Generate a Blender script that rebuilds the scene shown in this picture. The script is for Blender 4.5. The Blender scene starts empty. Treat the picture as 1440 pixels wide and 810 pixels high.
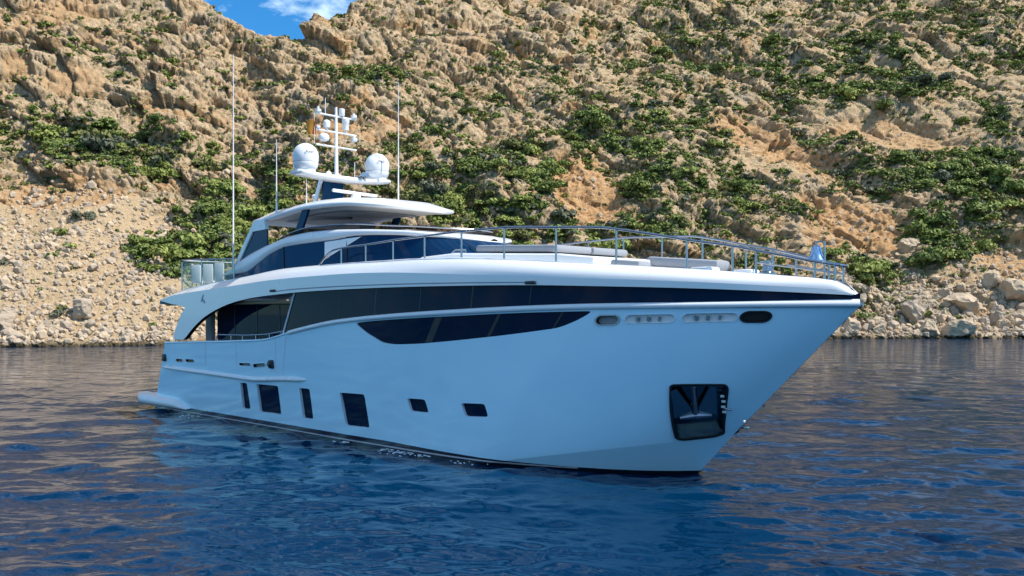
import bpy, bmesh, math, random
import numpy as np
from mathutils import Vector
from mathutils.geometry import delaunay_2d_cdt

S = bpy.context.scene
COL = S.collection

# ------------------------------------------------------------------ camera, sky, sun, exposure
# World frame: X towards the bow, Y to port, Z up; origin on the waterline at the stern.
CAM = np.array([45.667, -22.836, 4.6])
AZ = math.radians(45.5)
RT = np.array([math.cos(AZ), math.sin(AZ), 0.0])      # to the right of the view
FW = np.array([-math.sin(AZ), math.cos(AZ), 0.0])     # away from the camera
FOC = 1326.0

cd = bpy.data.cameras.new('camera'); cam = bpy.data.objects.new('camera', cd); COL.objects.link(cam)
cam.location = CAM; cam.rotation_euler = (math.radians(90), 0, AZ)
cd.sensor_width = 36; cd.lens = FOC / 1440 * 36; cd.shift_y = 36 / 1440
cd.clip_start = 0.1; cd.clip_end = 6000
S.camera = cam

sv = 0.58 * RT - 0.23 * FW + np.array([0, 0, 0.80]); sv /= np.linalg.norm(sv)   # towards the sun
SUN_EL = math.asin(sv[2]); SUN_ROT = math.atan2(sv[0], sv[1])
W = bpy.data.worlds.new('World'); S.world = W; W.use_nodes = True
wn = W.node_tree.nodes; wl = W.node_tree.links
bg = wn['Background']; bg.inputs['Strength'].default_value = 0.145
sky = wn.new('ShaderNodeTexSky'); sky.sky_type = 'NISHITA'; sky.sun_disc = False
sky.sun_elevation = SUN_EL; sky.sun_rotation = SUN_ROT
sky.air_density = 1.0; sky.dust_density = 0.1; sky.ozone_density = 4.0
tc = wn.new('ShaderNodeTexCoord')
mp = wn.new('ShaderNodeMapping'); mp.inputs['Scale'].default_value = (1, 1, 2.2)
wl.new(tc.outputs['Generated'], mp.inputs['Vector'])
cn = wn.new('ShaderNodeTexNoise'); cn.inputs['Scale'].default_value = 9.0; cn.inputs['Detail'].default_value = 9
cn.inputs['Roughness'].default_value = 0.62
wl.new(mp.outputs[0], cn.inputs['Vector'])
cr = wn.new('ShaderNodeValToRGB'); cr.color_ramp.elements[0].position = 0.47; cr.color_ramp.elements[1].position = 0.66  # cloud cover widened all round the sky, added for fill light
wl.new(cn.outputs['Fac'], cr.inputs['Fac'])
cm = wn.new('ShaderNodeMix'); cm.data_type = 'RGBA'; cm.inputs[7].default_value = (4.6, 5.8, 6.9, 1)
hs = wn.new('ShaderNodeHueSaturation'); hs.inputs['Saturation'].default_value = 1.08; hs.inputs['Value'].default_value = 1.0
ti = wn.new('ShaderNodeMix'); ti.data_type = 'RGBA'; ti.blend_type = 'MULTIPLY'; ti.inputs[0].default_value = 1; ti.inputs[7].default_value = (0.33, 0.61, 0.78, 1)
wl.new(sky.outputs[0], ti.inputs[6]); wl.new(ti.outputs[2], hs.inputs['Color'])
wl.new(cr.outputs['Color'], cm.inputs[0]); wl.new(hs.outputs[0], cm.inputs[6])
wl.new(cm.outputs[2], bg.inputs['Color'])
ld = bpy.data.lights.new('sun', 'SUN'); ld.energy = 3.9; ld.angle = math.radians(0.53); ld.color = (1.0, 0.94, 0.85)
lo = bpy.data.objects.new('sun', ld); COL.objects.link(lo)
lo.rotation_euler = Vector(sv).to_track_quat('Z', 'Y').to_euler(); lo.location = (30, -10, 60)
S.view_settings.view_transform = 'Standard'; S.view_settings.look = 'None'
S.view_settings.exposure = 0.64; S.view_settings.gamma = 1.0
S.cycles.max_bounces = 6; S.cycles.glossy_bounces = 4; S.cycles.diffuse_bounces = 3
S.cycles.transparent_max_bounces = 6; S.cycles.caustics_reflective = False; S.cycles.caustics_refractive = False

# ------------------------------------------------------------------ materials
def mat(name, col, rough=0.5, metal=0.0, coat=0.0, var=0.0, vscale=3.0, bump=0.0, bscale=20.0, spec=0.5):
    m = bpy.data.materials.new(name); m.use_nodes = True
    n = m.node_tree.nodes; l = m.node_tree.links; b = n['Principled BSDF']
    b.inputs['Base Color'].default_value = (*col, 1); b.inputs['Roughness'].default_value = rough
    b.inputs['Metallic'].default_value = metal; b.inputs['Coat Weight'].default_value = coat
    b.inputs['Coat Roughness'].default_value = 0.05
    b.inputs['Specular IOR Level'].default_value = spec
    t = n.new('ShaderNodeTexCoord')
    if var > 0:
        x = n.new('ShaderNodeTexNoise'); x.inputs['Scale'].default_value = vscale; x.inputs['Detail'].default_value = 6
        l.new(t.outputs['Object'], x.inputs['Vector'])
        mx = n.new('ShaderNodeMix'); mx.data_type = 'RGBA'
        mx.inputs[6].default_value = (*[c * (1 - var) for c in col], 1)
        mx.inputs[7].default_value = (*[min(1, c * (1 + var)) for c in col], 1)
        l.new(x.outputs['Fac'], mx.inputs[0]); l.new(mx.outputs[2], b.inputs['Base Color'])
        rr = n.new('ShaderNodeMapRange'); rr.inputs['To Min'].default_value = rough * 0.8
        rr.inputs['To Max'].default_value = min(1, rough * 1.3)
        l.new(x.outputs['Fac'], rr.inputs['Value']); l.new(rr.outputs[0], b.inputs['Roughness'])
    if bump > 0:
        x = n.new('ShaderNodeTexNoise'); x.inputs['Scale'].default_value = bscale; x.inputs['Detail'].default_value = 5
        l.new(t.outputs['Object'], x.inputs['Vector'])
        bp = n.new('ShaderNodeBump'); bp.inputs['Strength'].default_value = bump; bp.inputs['Distance'].default_value = 0.02
        l.new(x.outputs['Fac'], bp.inputs['Height']); l.new(bp.outputs[0], b.inputs['Normal'])
    return m

M_WHITE = mat('white_gelcoat', (0.80, 0.80, 0.79), 0.28, coat=0.4, var=0.02, vscale=0.7)
M_GLASS = mat('tinted_glass', (0.002, 0.012, 0.036), 0.03, var=0.25, vscale=0.25, spec=0.07)
M_NAVY = mat('blue_tinted_glass', (0.003, 0.028, 0.080), 0.04, var=0.2, vscale=0.4, spec=0.12)
M_STEEL = mat('polished_steel', (0.36, 0.38, 0.40), 0.25, metal=1.0, var=0.05)
M_MIRROR = mat('mirror_steel', (0.55, 0.58, 0.60), 0.10, metal=1.0, bump=0.25, bscale=2.5)
M_BLACK = mat('black_rubber', (0.012, 0.012, 0.014), 0.45, var=0.1)
M_GREY = mat('grey_panel', (0.33, 0.35, 0.37), 0.5, var=0.05)
M_ANCHOR = mat('dull_anchor_steel', (0.30, 0.33, 0.36), 0.30, metal=1.0, var=0.15)
M_POCKET = mat('dark_steel_lining', (0.13, 0.17, 0.19), 0.16, metal=1.0, var=0.3, bump=0.3, bscale=3)
M_CUSH = mat('pale_grey_upholstery', (0.30, 0.315, 0.34), 0.85, var=0.06, bump=0.3, bscale=60)
M_CEIL = mat('warm_grey_lining', (0.42, 0.38, 0.36), 0.55, var=0.05)
M_CREAM = mat('cream_lining', (0.68, 0.62, 0.54), 0.5, var=0.03)
M_TEAK = mat('teak', (0.30, 0.19, 0.10), 0.6, var=0.2, vscale=6)
M_FLAG_Y = mat('yellow_cloth', (0.75, 0.30, 0.03), 0.8, var=0.1)
M_FLAG_R = mat('red_cloth', (0.50, 0.10, 0.02), 0.8, var=0.1)
M_WHIP = mat('white_fibreglass', (0.75, 0.73, 0.68), 0.4)
M_DOME = mat('white_dome_paint', (0.80, 0.80, 0.80), 0.35, coat=0.2)
M_CLOTH = mat('white_cloth', (0.58, 0.60, 0.64), 0.9, bump=0.4, bscale=30)

def clear_glass(name):
    m = bpy.data.materials.new(name); m.use_nodes = True
    n = m.node_tree.nodes; l = m.node_tree.links; b = n['Principled BSDF']
    b.inputs['Base Color'].default_value = (0.45, 0.55, 0.52, 1); b.inputs['Roughness'].default_value = 0.03
    tr = n.new('ShaderNodeBsdfTransparent'); tr.inputs[0].default_value = (0.90, 0.95, 0.93, 1)
    fr = n.new('ShaderNodeLayerWeight'); pw = n.new('ShaderNodeMath'); pw.operation = 'POWER'; pw.inputs[1].default_value = 4; l.new(fr.outputs['Facing'], pw.inputs[0])
    ad = n.new('ShaderNodeMath'); ad.operation = 'MULTIPLY_ADD'; ad.inputs[1].default_value = 0.6; ad.inputs[2].default_value = 0.04; l.new(pw.outputs[0], ad.inputs[0])
    mx = n.new('ShaderNodeMixShader'); l.new(ad.outputs[0], mx.inputs[0]); l.new(tr.outputs[0], mx.inputs[1]); l.new(b.outputs[0], mx.inputs[2])
    l.new(mx.outputs[0], n['Material Output'].inputs['Surface'])
    return m
M_CLEAR = clear_glass('clear_balustrade_glass')
M_SMOKE = clear_glass('smoked_screen_glass')
for nd in M_SMOKE.node_tree.nodes:
    if nd.type == 'BSDF_TRANSPARENT': nd.inputs[0].default_value = (0.28, 0.26, 0.26, 1)
    if nd.type == 'BSDF_PRINCIPLED': nd.inputs['Base Color'].default_value = (0.05, 0.05, 0.06, 1)

def hull_mat():
    """pale blue topsides, black boot top with a thin pale line (paint bands at fixed heights on the hull)"""
    m = bpy.data.materials.new('pale_blue_hull_paint'); m.use_nodes = True
    n = m.node_tree.nodes; l = m.node_tree.links; b = n['Principled BSDF']
    b.inputs['Roughness'].default_value = 0.12; b.inputs['Coat Weight'].default_value = 0.6; b.inputs['Coat Roughness'].default_value = 0.02
    t = n.new('ShaderNodeTexCoord'); sp = n.new('ShaderNodeSeparateXYZ'); l.new(t.outputs['Object'], sp.inputs[0])
    # top of the boot top drops towards the stem
    dr = n.new('ShaderNodeMapRange'); dr.inputs['From Min'].default_value = 20; dr.inputs['From Max'].default_value = 30
    dr.inputs['To Min'].default_value = 0.31; dr.inputs['To Max'].default_value = 0.10
    l.new(sp.outputs['X'], dr.inputs['Value'])
    def less(a, bb):
        q = n.new('ShaderNodeMath'); q.operation = 'LESS_THAN'
        l.new(a, q.inputs[0])
        if hasattr(bb, 'is_linked'): l.new(bb, q.inputs[1])
        else: q.inputs[1].default_value = bb
        return q.outputs[0]
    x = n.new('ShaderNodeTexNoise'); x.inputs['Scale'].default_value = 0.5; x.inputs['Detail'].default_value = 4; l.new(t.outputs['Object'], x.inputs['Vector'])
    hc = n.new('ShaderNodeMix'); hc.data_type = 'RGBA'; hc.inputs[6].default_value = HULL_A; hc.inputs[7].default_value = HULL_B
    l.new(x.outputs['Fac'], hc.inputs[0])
    m1 = n.new('ShaderNodeMix'); m1.data_type = 'RGBA'; m1.inputs[7].default_value = (0.010, 0.012, 0.02, 1)
    l.new(hc.outputs[2], m1.inputs[6]); l.new(less(sp.outputs['Z'], dr.outputs[0]), m1.inputs[0])
    s1 = less(sp.outputs['Z'], 0.150); s2 = less(sp.outputs['Z'], 0.105); s3 = less(sp.outputs['X'], 27.5)
    su = n.new('ShaderNodeMath'); su.operation = 'SUBTRACT'; l.new(s1, su.inputs[0]); l.new(s2, su.inputs[1])
    mu = n.new('ShaderNodeMath'); mu.operation = 'MULTIPLY'; l.new(su.outputs[0], mu.inputs[0]); l.new(s3, mu.inputs[1])
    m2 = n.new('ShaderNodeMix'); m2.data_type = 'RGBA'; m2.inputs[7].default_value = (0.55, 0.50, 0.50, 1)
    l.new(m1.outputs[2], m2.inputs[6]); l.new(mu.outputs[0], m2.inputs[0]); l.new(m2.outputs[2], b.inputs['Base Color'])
    return m
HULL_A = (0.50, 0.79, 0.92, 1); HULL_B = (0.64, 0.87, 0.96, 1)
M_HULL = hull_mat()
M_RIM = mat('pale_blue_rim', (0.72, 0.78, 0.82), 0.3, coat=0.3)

# ------------------------------------------------------------------ object helpers
def link(name, me, parent=None):
    o = bpy.data.objects.new(name, me); COL.objects.link(o)
    if parent is not None: o.parent = parent
    return o
def tag(o, label=None, cat=None, group=None, kind=None):
    for k, v in (('label', label), ('category', cat), ('group', group), ('kind', kind)):
        if v: o[k] = v
    return o
def thing(name, loc, label, cat, group=None):
    o = bpy.data.objects.new(name, None); COL.objects.link(o); o.location = loc; o.empty_display_size = 0.3
    return tag(o, label, cat, group)
def mk(name, V, Fs, m, parent=None, normals=None, smooth=True):
    me = bpy.data.meshes.new(name)
    V = np.asarray(V, float)
    if parent is not None and parent.parent is None: pass
    me.from_pydata([tuple(v) for v in V], [], [tuple(int(i) for i in f) for f in Fs])
    ms = m if isinstance(m, (list, tuple)) else [m]
    for q in ms: me.materials.append(q)
    if smooth: me.polygons.foreach_set('use_smooth', [True] * len(me.polygons))
    me.update()
    if normals is not None: me.normals_split_custom_set_from_vertices([tuple(x) for x in normals])
    return link(name, me, parent)
class MB:
    """collects plain shapes for ONE mesh"""
    def __init__(s): s.V = []; s.F = []
    def add(s, V, Fs):
        o = len(s.V); s.V += [tuple(v) for v in V]; s.F += [tuple(i + o for i in f) for f in Fs]; return s
    def box(s, c, d, b=0.0):
        bm = bmesh.new(); bmesh.ops.create_cube(bm, size=1)
        for v in bm.verts: v.co = Vector((v.co.x * d[0] + c[0], v.co.y * d[1] + c[1], v.co.z * d[2] + c[2]))
        if b > 0: bmesh.ops.bevel(bm, geom=list(bm.edges), offset=b, segments=2, profile=0.5, affect='EDGES')
        return s.bm(bm)
    def bm(s, bm):
        bm.verts.index_update(); s.add([v.co[:] for v in bm.verts], [[v.index for v in f.verts] for f in bm.faces]); bm.free(); return s
    def tube(s, P, r, n=8, cap=True):
        P = [Vector(p) for p in P]; rs = r if isinstance(r, (list, tuple)) else [r] * len(P)
        V = []; prev = None
        for i, p in enumerate(P):
            t = (P[min(i + 1, len(P) - 1)] - P[max(i - 1, 0)]).normalized()
            if prev is None:
                a = t.cross(Vector((0, 0, 1)) if abs(t.z) < 0.9 else Vector((1, 0, 0))).normalized()
            else:
                a = (prev - t * prev.dot(t)).normalized()
            prev = a; b = t.cross(a)
            V += [(p + (a * math.cos(k * 2 * math.pi / n) + b * math.sin(k * 2 * math.pi / n)) * rs[i])[:] for k in range(n)]
        Fs = [(i * n + k, i * n + (k + 1) % n, (i + 1) * n + (k + 1) % n, (i + 1) * n + k) for i in range(len(P) - 1) for k in range(n)]
        if cap: Fs += [tuple(range(n - 1, -1, -1)), tuple((len(P) - 1) * n + k for k in range(n))]
        return s.add(V, Fs)
    def lathe(s, prof, c=(0, 0, 0), n=24):
        V = [(c[0] + r * math.cos(k * 2 * math.pi / n), c[1] + r * math.sin(k * 2 * math.pi / n), c[2] + z) for r, z in prof for k in range(n)]
        Fs = [(i * n + k, i * n + (k + 1) % n, (i + 1) * n + (k + 1) % n, (i + 1) * n + k) for i in range(len(prof) - 1) for k in range(n)]
        Fs += [tuple(range(n - 1, -1, -1)), tuple((len(prof) - 1) * n + k for k in range(n))]
        return s.add(V, Fs)
    def prism(s, poly, y0, y1):
        """poly of (x,z), extruded in y"""
        n = len(poly)
        V = [(x, y0, z) for x, z in poly] + [(x, y1, z) for x, z in poly]
        return s.add(V, [tuple(range(n)), tuple(range(2 * n - 1, n - 1, -1))] + [(i, i + n, (i + 1) % n + n, (i + 1) % n) for i in range(n)])
    def build(s, name, m, parent=None, smooth=False):
        o = mk(name, s.V, s.F, m, parent, smooth=smooth)
        bm = bmesh.new(); bm.from_mesh(o.data); bmesh.ops.recalc_face_normals(bm, faces=bm.faces)
        if smooth:
            for e in bm.edges:
                if len(e.link_faces) == 2 and e.calc_face_angle() > 0.6: e.smooth = False
        bm.to_mesh(o.data); bm.free()
        return o
def loft(rows, closed=False):
    """grid from equal-length rows of points -> V, F"""
    n = len(rows[0]); V = [tuple(p) for r in rows for p in r]
    Fs = [(i * n + k, i * n + (k + 1) % n, (i + 1) * n + (k + 1) % n, (i + 1) * n + k) for i in range(len(rows) - 1) for k in range(n if closed else n - 1)]
    return V, Fs
def mirror(V, Fs):
    return [(x, -y, z) for x, y, z in V], [tuple(reversed(f)) for f in Fs]
def inside(poly, q):
    x, y = q; c = False; n = len(poly); j = n - 1
    for i in range(n):
        xi, yi = poly[i]; xj, yj = poly[j]
        if (yi > y) != (yj > y) and x < (xj - xi) * (y - yi) / (yj - yi) + xi: c = not c
        j = i
    return c
def round_poly(P, r, n=4, sc=(1, 1)):
    P = [np.array(p, float) * sc for p in P]; out = []
    for i, p in enumerate(P):
        a = P[i - 1] - p; b = P[(i + 1) % len(P)] - p; la = np.linalg.norm(a); lb = np.linalg.norm(b)
        q = min(r, la * 0.45, lb * 0.45); s = p + a / la * q; e = p + b / lb * q
        for k in range(n + 1):
            t = k / n; out.append(((1 - t) ** 2 * s + 2 * t * (1 - t) * p + t * t * e) / sc)
    return [tuple(o) for o in out]
def dense(P, step, sc=(1, 1)):
    out = []
    for i, p in enumerate(P):
        q = np.array(P[(i + 1) % len(P)]); p = np.array(p)
        k = max(1, int(np.linalg.norm((q - p) * sc) / step))
        out += [tuple(p + (q - p) * t / k) for t in range(k)]
    return out
def panel(fn, outer, holes=(), sc=(1, 1), step=0.5, off=0.0):
    """triangulated patch of surface fn(a,b): outline, holes; returns V, F, N"""
    sc = np.array(sc, float)
    loops = [outer] + list(holes)
    pts = []; edges = []
    for lp in loops:
        o = len(pts); pts += [Vector((p[0] * sc[0], p[1] * sc[1])) for p in lp]
        edges += [(o + i, o + (i + 1) % len(lp)) for i in range(len(lp))]
    bp = np.array([p[:] for p in pts])
    lo_, hi = bp[:len(outer)].min(0), bp[:len(outer)].max(0)
    so = [tuple(np.array(p) * sc) for p in outer]; sh = [[tuple(np.array(p) * sc) for p in h] for h in holes]
    for gx in np.arange(lo_[0] + step / 2, hi[0], step):
        for gy in np.arange(lo_[1] + step / 2, hi[1], step):
            if np.min(np.sum((bp - (gx, gy)) ** 2, 1)) < (step * 0.45) ** 2: continue
            if inside(so, (gx, gy)) and not any(inside(h, (gx, gy)) for h in sh): pts.append(Vector((gx, gy)))
    vs, es, fs, _, _, _ = delaunay_2d_cdt(pts, edges, [], 0, 1e-5)
    Fs = []
    for f in fs:
        c = sum((np.array(vs[i][:]) for i in f)) / len(f)
        if inside(so, c) and not any(inside(h, c) for h in sh): Fs.append(list(f))
    ab = np.array([v[:] for v in vs]) / sc
    P, N = surf(fn, ab)
    return P + N * off, Fs, N
def surf(fn, ab):
    ab = np.asarray(ab, float); e = 1e-3
    P = fn(ab[:, 0], ab[:, 1])
    da = fn(ab[:, 0] + e, ab[:, 1]) - fn(ab[:, 0] - e, ab[:, 1]); db = fn(ab[:, 0], ab[:, 1] + e) - fn(ab[:, 0], ab[:, 1] - e)
    N = np.cross(da, db); N /= np.maximum(np.linalg.norm(N, axis=1, keepdims=True), 1e-9)
    return P, N
def both(o_fn):
    for sgn in (1, -1): o_fn(sgn)
def mkp(name, P, Fs, N, m, parent, sgn):
    """starboard patch, or its port mirror image"""
    P = np.array(P); N = np.array(N)
    if sgn < 0:
        P = P * (1, -1, 1); N = N * (1, -1, 1); Fs = [list(reversed(f)) for f in Fs]
    return mk(name, P, Fs, m, parent, N)


def pchip(xs, ys):
    xs=np.asarray(xs,float); ys=np.asarray(ys,float); h=np.diff(xs); d=np.diff(ys)/h
    m=np.zeros(len(xs)); m[0]=d[0]; m[-1]=d[-1]
    for i in range(1,len(xs)-1):
        if d[i-1]*d[i]>0:
            w1=2*h[i]+h[i-1]; w2=h[i]+2*h[i-1]
            m[i]=(w1+w2)/(w1/d[i-1]+w2/d[i])
    def f(x):
        x=np.clip(np.asarray(x,float),xs[0],xs[-1]); i=np.clip(np.searchsorted(xs,x)-1,0,len(xs)-2)
        t=(x-xs[i])/h[i]
        return ys[i]*(1+2*t)*(1-t)**2+h[i]*m[i]*t*(1-t)**2+ys[i+1]*t*t*(3-2*t)+h[i]*m[i+1]*t*t*(t-1)
    return f
def sstep(a,b,x):
    t=np.clip((np.asarray(x,float)-a)/(b-a),0,1); return t*t*(3-2*t)
def half_beam(X):
    X=np.asarray(X,float)
    t=np.clip((X-19)/16,0,1)
    return (3.6+0.2*np.clip((X-4)/10,0,1))*(1-t**2.6)
sheer_z=pchip([3.05,6.6,9.9,12.25,13.36,14.16,15.87,17.26,20.2,23.6,26.6,28.4,31.7,33.3,34.97],
              [3.24,3.35,3.46,3.56,3.72,3.87,4.13,4.30,4.50,4.65,4.76,4.80,4.83,4.85,4.87])
chine_x=[1.0,6,13,18,22,24.3,25.9,27.3,28.55,29.6,30.4,30.9,31.21]
chine_y=pchip(chine_x,[3.2,3.28,3.42,3.55,3.56,3.42,3.1,2.72,2.25,1.68,1.05,.5,0])
chine_z=pchip(chine_x,[-.1,-.1,-.1,-.1,-.08,.02,.3,.55,.77,.94,1.08,1.15,1.19])
keel_y=pchip([1.0,6,13,18,22,24,26,28,29.3],[2.9,3.0,3.2,3.3,3.3,3.0,2.35,1.25,0])
def hull_pt(u,v):
    """starboard topside: u stern->stem, v chine->sheer"""
    u=np.asarray(u,float); v=np.asarray(v,float)
    xb=1.0+30.21*u; xt=3.05+31.92*u
    yb=chine_y(xb); yt=half_beam(xt); p=1+.55*sstep(.45,.95,u)
    return np.stack([xb+(xt-xb)*v, -(yb+(yt-yb)*np.maximum(v,0)**p), chine_z(xb)+(sheer_z(xt)-chine_z(xb))*v],-1)
arch_x=[5.29,6.01,7.27,8.61,9.88,11.68,13.9,14.91,18.56,20.94,23.63,26.37,28.43,30.96,33.29,34.85]
band_z=pchip(arch_x,[3.52,3.94,4.48,4.84,5.07,5.25,5.36,5.40,5.46,5.47,5.46,5.43,5.37,5.28,5.16,5.06])
cap_z=pchip([2.3,4,7,9.94,13.1,15.65,18,20.4,23.2,25.5,27,29.6,31.4,33.1,34.3,34.85],
            [5.31,5.72,5.97,6.17,6.38,6.42,6.44,6.44,6.38,6.24,6.12,5.92,5.77,5.6,5.45,5.1])

# ------------------------------------------------------------------ the motor yacht
YACHT = thing('motor_yacht', (0, 0, 0), 'long pale blue and white motor yacht lying on the dark blue water', 'yacht')

WIN = [[(.2560, .5126), (.2740, .5128), (.3028, .2140), (.2810, .2110)],
       [(.3006, .5040), (.3577, .4684), (.3854, .1850), (.3298, .1920)],
       [(.4095, .4430), (.4342, .4343), (.4633, .1740), (.4390, .1730)],
       [(.5005, .4155), (.5500, .4131), (.5819, .1640), (.5350, .1600)],
       [(.6260, .4060), (.6550, .4054), (.6700, .3160), (.6403, .3180)],
       [(.7096, .3968), (.7417, .3962), (.7556, .3110), (.7247, .3110)]]
LOW = [(.487, .9700), (.513, .9745), (.562, .9745), (.6463, .9740), (.7401, .9735), (.8010, .9720), (.7928, .9234), (.7782, .8745), (.7452, .8507),
       (.7142, .8324), (.6617, .8086), (.6118, .7914), (.5722, .7896), (.5503, .8051), (.5145, .8866)]
def stadium(u0, u1, vb, vt):
    """long slot with round ends in hull parameters"""
    h = (vt - vb) / 2; c = (vb + vt) / 2; w = h * 5 / 34 * 1.2; P = []
    for k in range(9): a = math.pi / 2 - k * math.pi / 8; P.append((u1 - w + w * math.cos(a), c + h * math.sin(a)))
    for k in range(9): a = -math.pi / 2 - k * math.pi / 8; P.append((u0 + w + w * math.cos(a), c + h * math.sin(a)))
    return [(u + (v - c) * -.08, v) for u, v in P]
SLOTS = [stadium(.8096, .8296, .888, .941), stadium(.8353, .8768, .890, .944), stadium(.8825, .9246, .889, .946), stadium(.9274, .9478, .885, .949)]
AFTS = [stadium(.0476, .0700, .738, .778), stadium(.080, .1066, .738, .776), stadium(.2418, .272, .715, .745), stadium(.280, .3114, .695, .735)]
ANC = [(.9233, .4400), (.9245, .4520), (.9636, .4300), (.9680, .3950), (.9925, .045), (.9890, .025), (.9691, .022), (.9630, .045)]
HS = (33, 5)
LOW = round_poly(LOW, .25, 3, HS)
WIN = [dense(round_poly(w, .13, 4, HS), .35, HS) for w in WIN]
LOW = dense(LOW, .5, HS)
ANC = dense(round_poly(ANC, .16, 3, HS), .25, HS)

# hull shell: both topsides with their openings, bottom, transom
outline = [(u, 0.0) for u in np.linspace(0, .9999, 90)] + [(.9999, v) for v in np.linspace(0.08, .92, 10)] + [(u, 1.0) for u in np.linspace(.9999, 0, 90)] + [(0, v) for v in np.linspace(.92, .08, 10)]
P, Fs, N = panel(hull_pt, outline, WIN + [LOW] + SLOTS + AFTS + [ANC], HS, 0.42)
def bottom_pt(u, t):
    u = np.asarray(u, float); t = np.asarray(t, float)
    b = hull_pt(u, 0 * u); xk = 1.0 + 28.3 * u
    k = np.stack([xk, -keel_y(xk), 0 * u - 0.8], -1)
    return k + (b - k) * t[:, None]
U, T = np.meshgrid(np.linspace(0, 1, 100), np.linspace(0, 1, 8)); ab = np.stack([U.ravel(), T.ravel()], 1)
PB, NB = surf(bottom_pt, np.clip(ab, 1e-3, .998)); PB = bottom_pt(ab[:, 0], ab[:, 1])
FB = [(j * 100 + i, j * 100 + i + 1, (j + 1) * 100 + i + 1, (j + 1) * 100 + i) for j in range(7) for i in range(99)]
V = []; FF = []; NN = []
for sgn in (1, -1):
    for p, f, n in ((P, Fs, N), (PB, FB, NB)):
        o = len(V); q = np.array(p) * (1, sgn, 1); V += q.tolist(); NN += (np.array(n) * (1, sgn, 1)).tolist()
        FF += [tuple(i + o for i in (g if sgn > 0 else reversed(g))) for g in f]
tv = np.linspace(0, 1, 12); o = len(V); tp = hull_pt(0 * tv, tv)
tp = np.vstack([[1.0, -3.0, -.8], tp])
for q in tp: V += [tuple(q), (q[0], -q[1], q[2])]; NN += [(-1, 0, .3)] * 2
FF += [(o + 2 * i, o + 2 * i + 2, o + 2 * i + 3, o + 2 * i + 1) for i in range(len(tp) - 1)]
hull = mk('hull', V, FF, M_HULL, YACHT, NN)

def recess(name, loop, depth, m_side, m_back, sgn, parent, back='back', side='window_frame', flat=True):
    """opening in the topsides: the reveal and what closes it"""
    p, n = surf(hull_pt, loop); q = p - n * np.minimum(depth, .42 * np.abs(p[:, 1:2]))
    k = len(loop); c = (1, sgn, 1)
    V = np.vstack([p, q]) * c; Fr = [(i, (i + 1) % k, (i + 1) % k + k, i + k) for i in range(k)]
    if sgn < 0: Fr = [tuple(reversed(f)) for f in Fr]
    Pp, Ff, Nn = panel(hull_pt, loop, (), HS, 0.5, 0.0); Pp = Pp - Nn * np.minimum(depth, .42 * np.abs(Pp[:, 1:2]))
    g = mkp(name, Pp, Ff, Nn, m_back, parent, sgn)
    f = mk(side, V, Fr, m_side, g, smooth=False)
    return g
def conform_ring(loop, w, h, sgn, m, name, parent):
    """raised rim that follows the hull around an opening"""
    p, n = surf(hull_pt, loop); c = p.mean(0); k = len(loop)
    d = p - c; d /= np.linalg.norm(d, axis=1, keepdims=True)
    rows = [p, p + n * h, p + d * w + n * h, p + d * w - n * .01]
    V, Ff = loft([list(r[i] for r in rows) for i in range(k)] + [[r[0] for r in rows]])
    if sgn < 0: V, Ff = mirror(V, Ff)
    return mk(name, V, Ff, m, parent, smooth=False)
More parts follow.
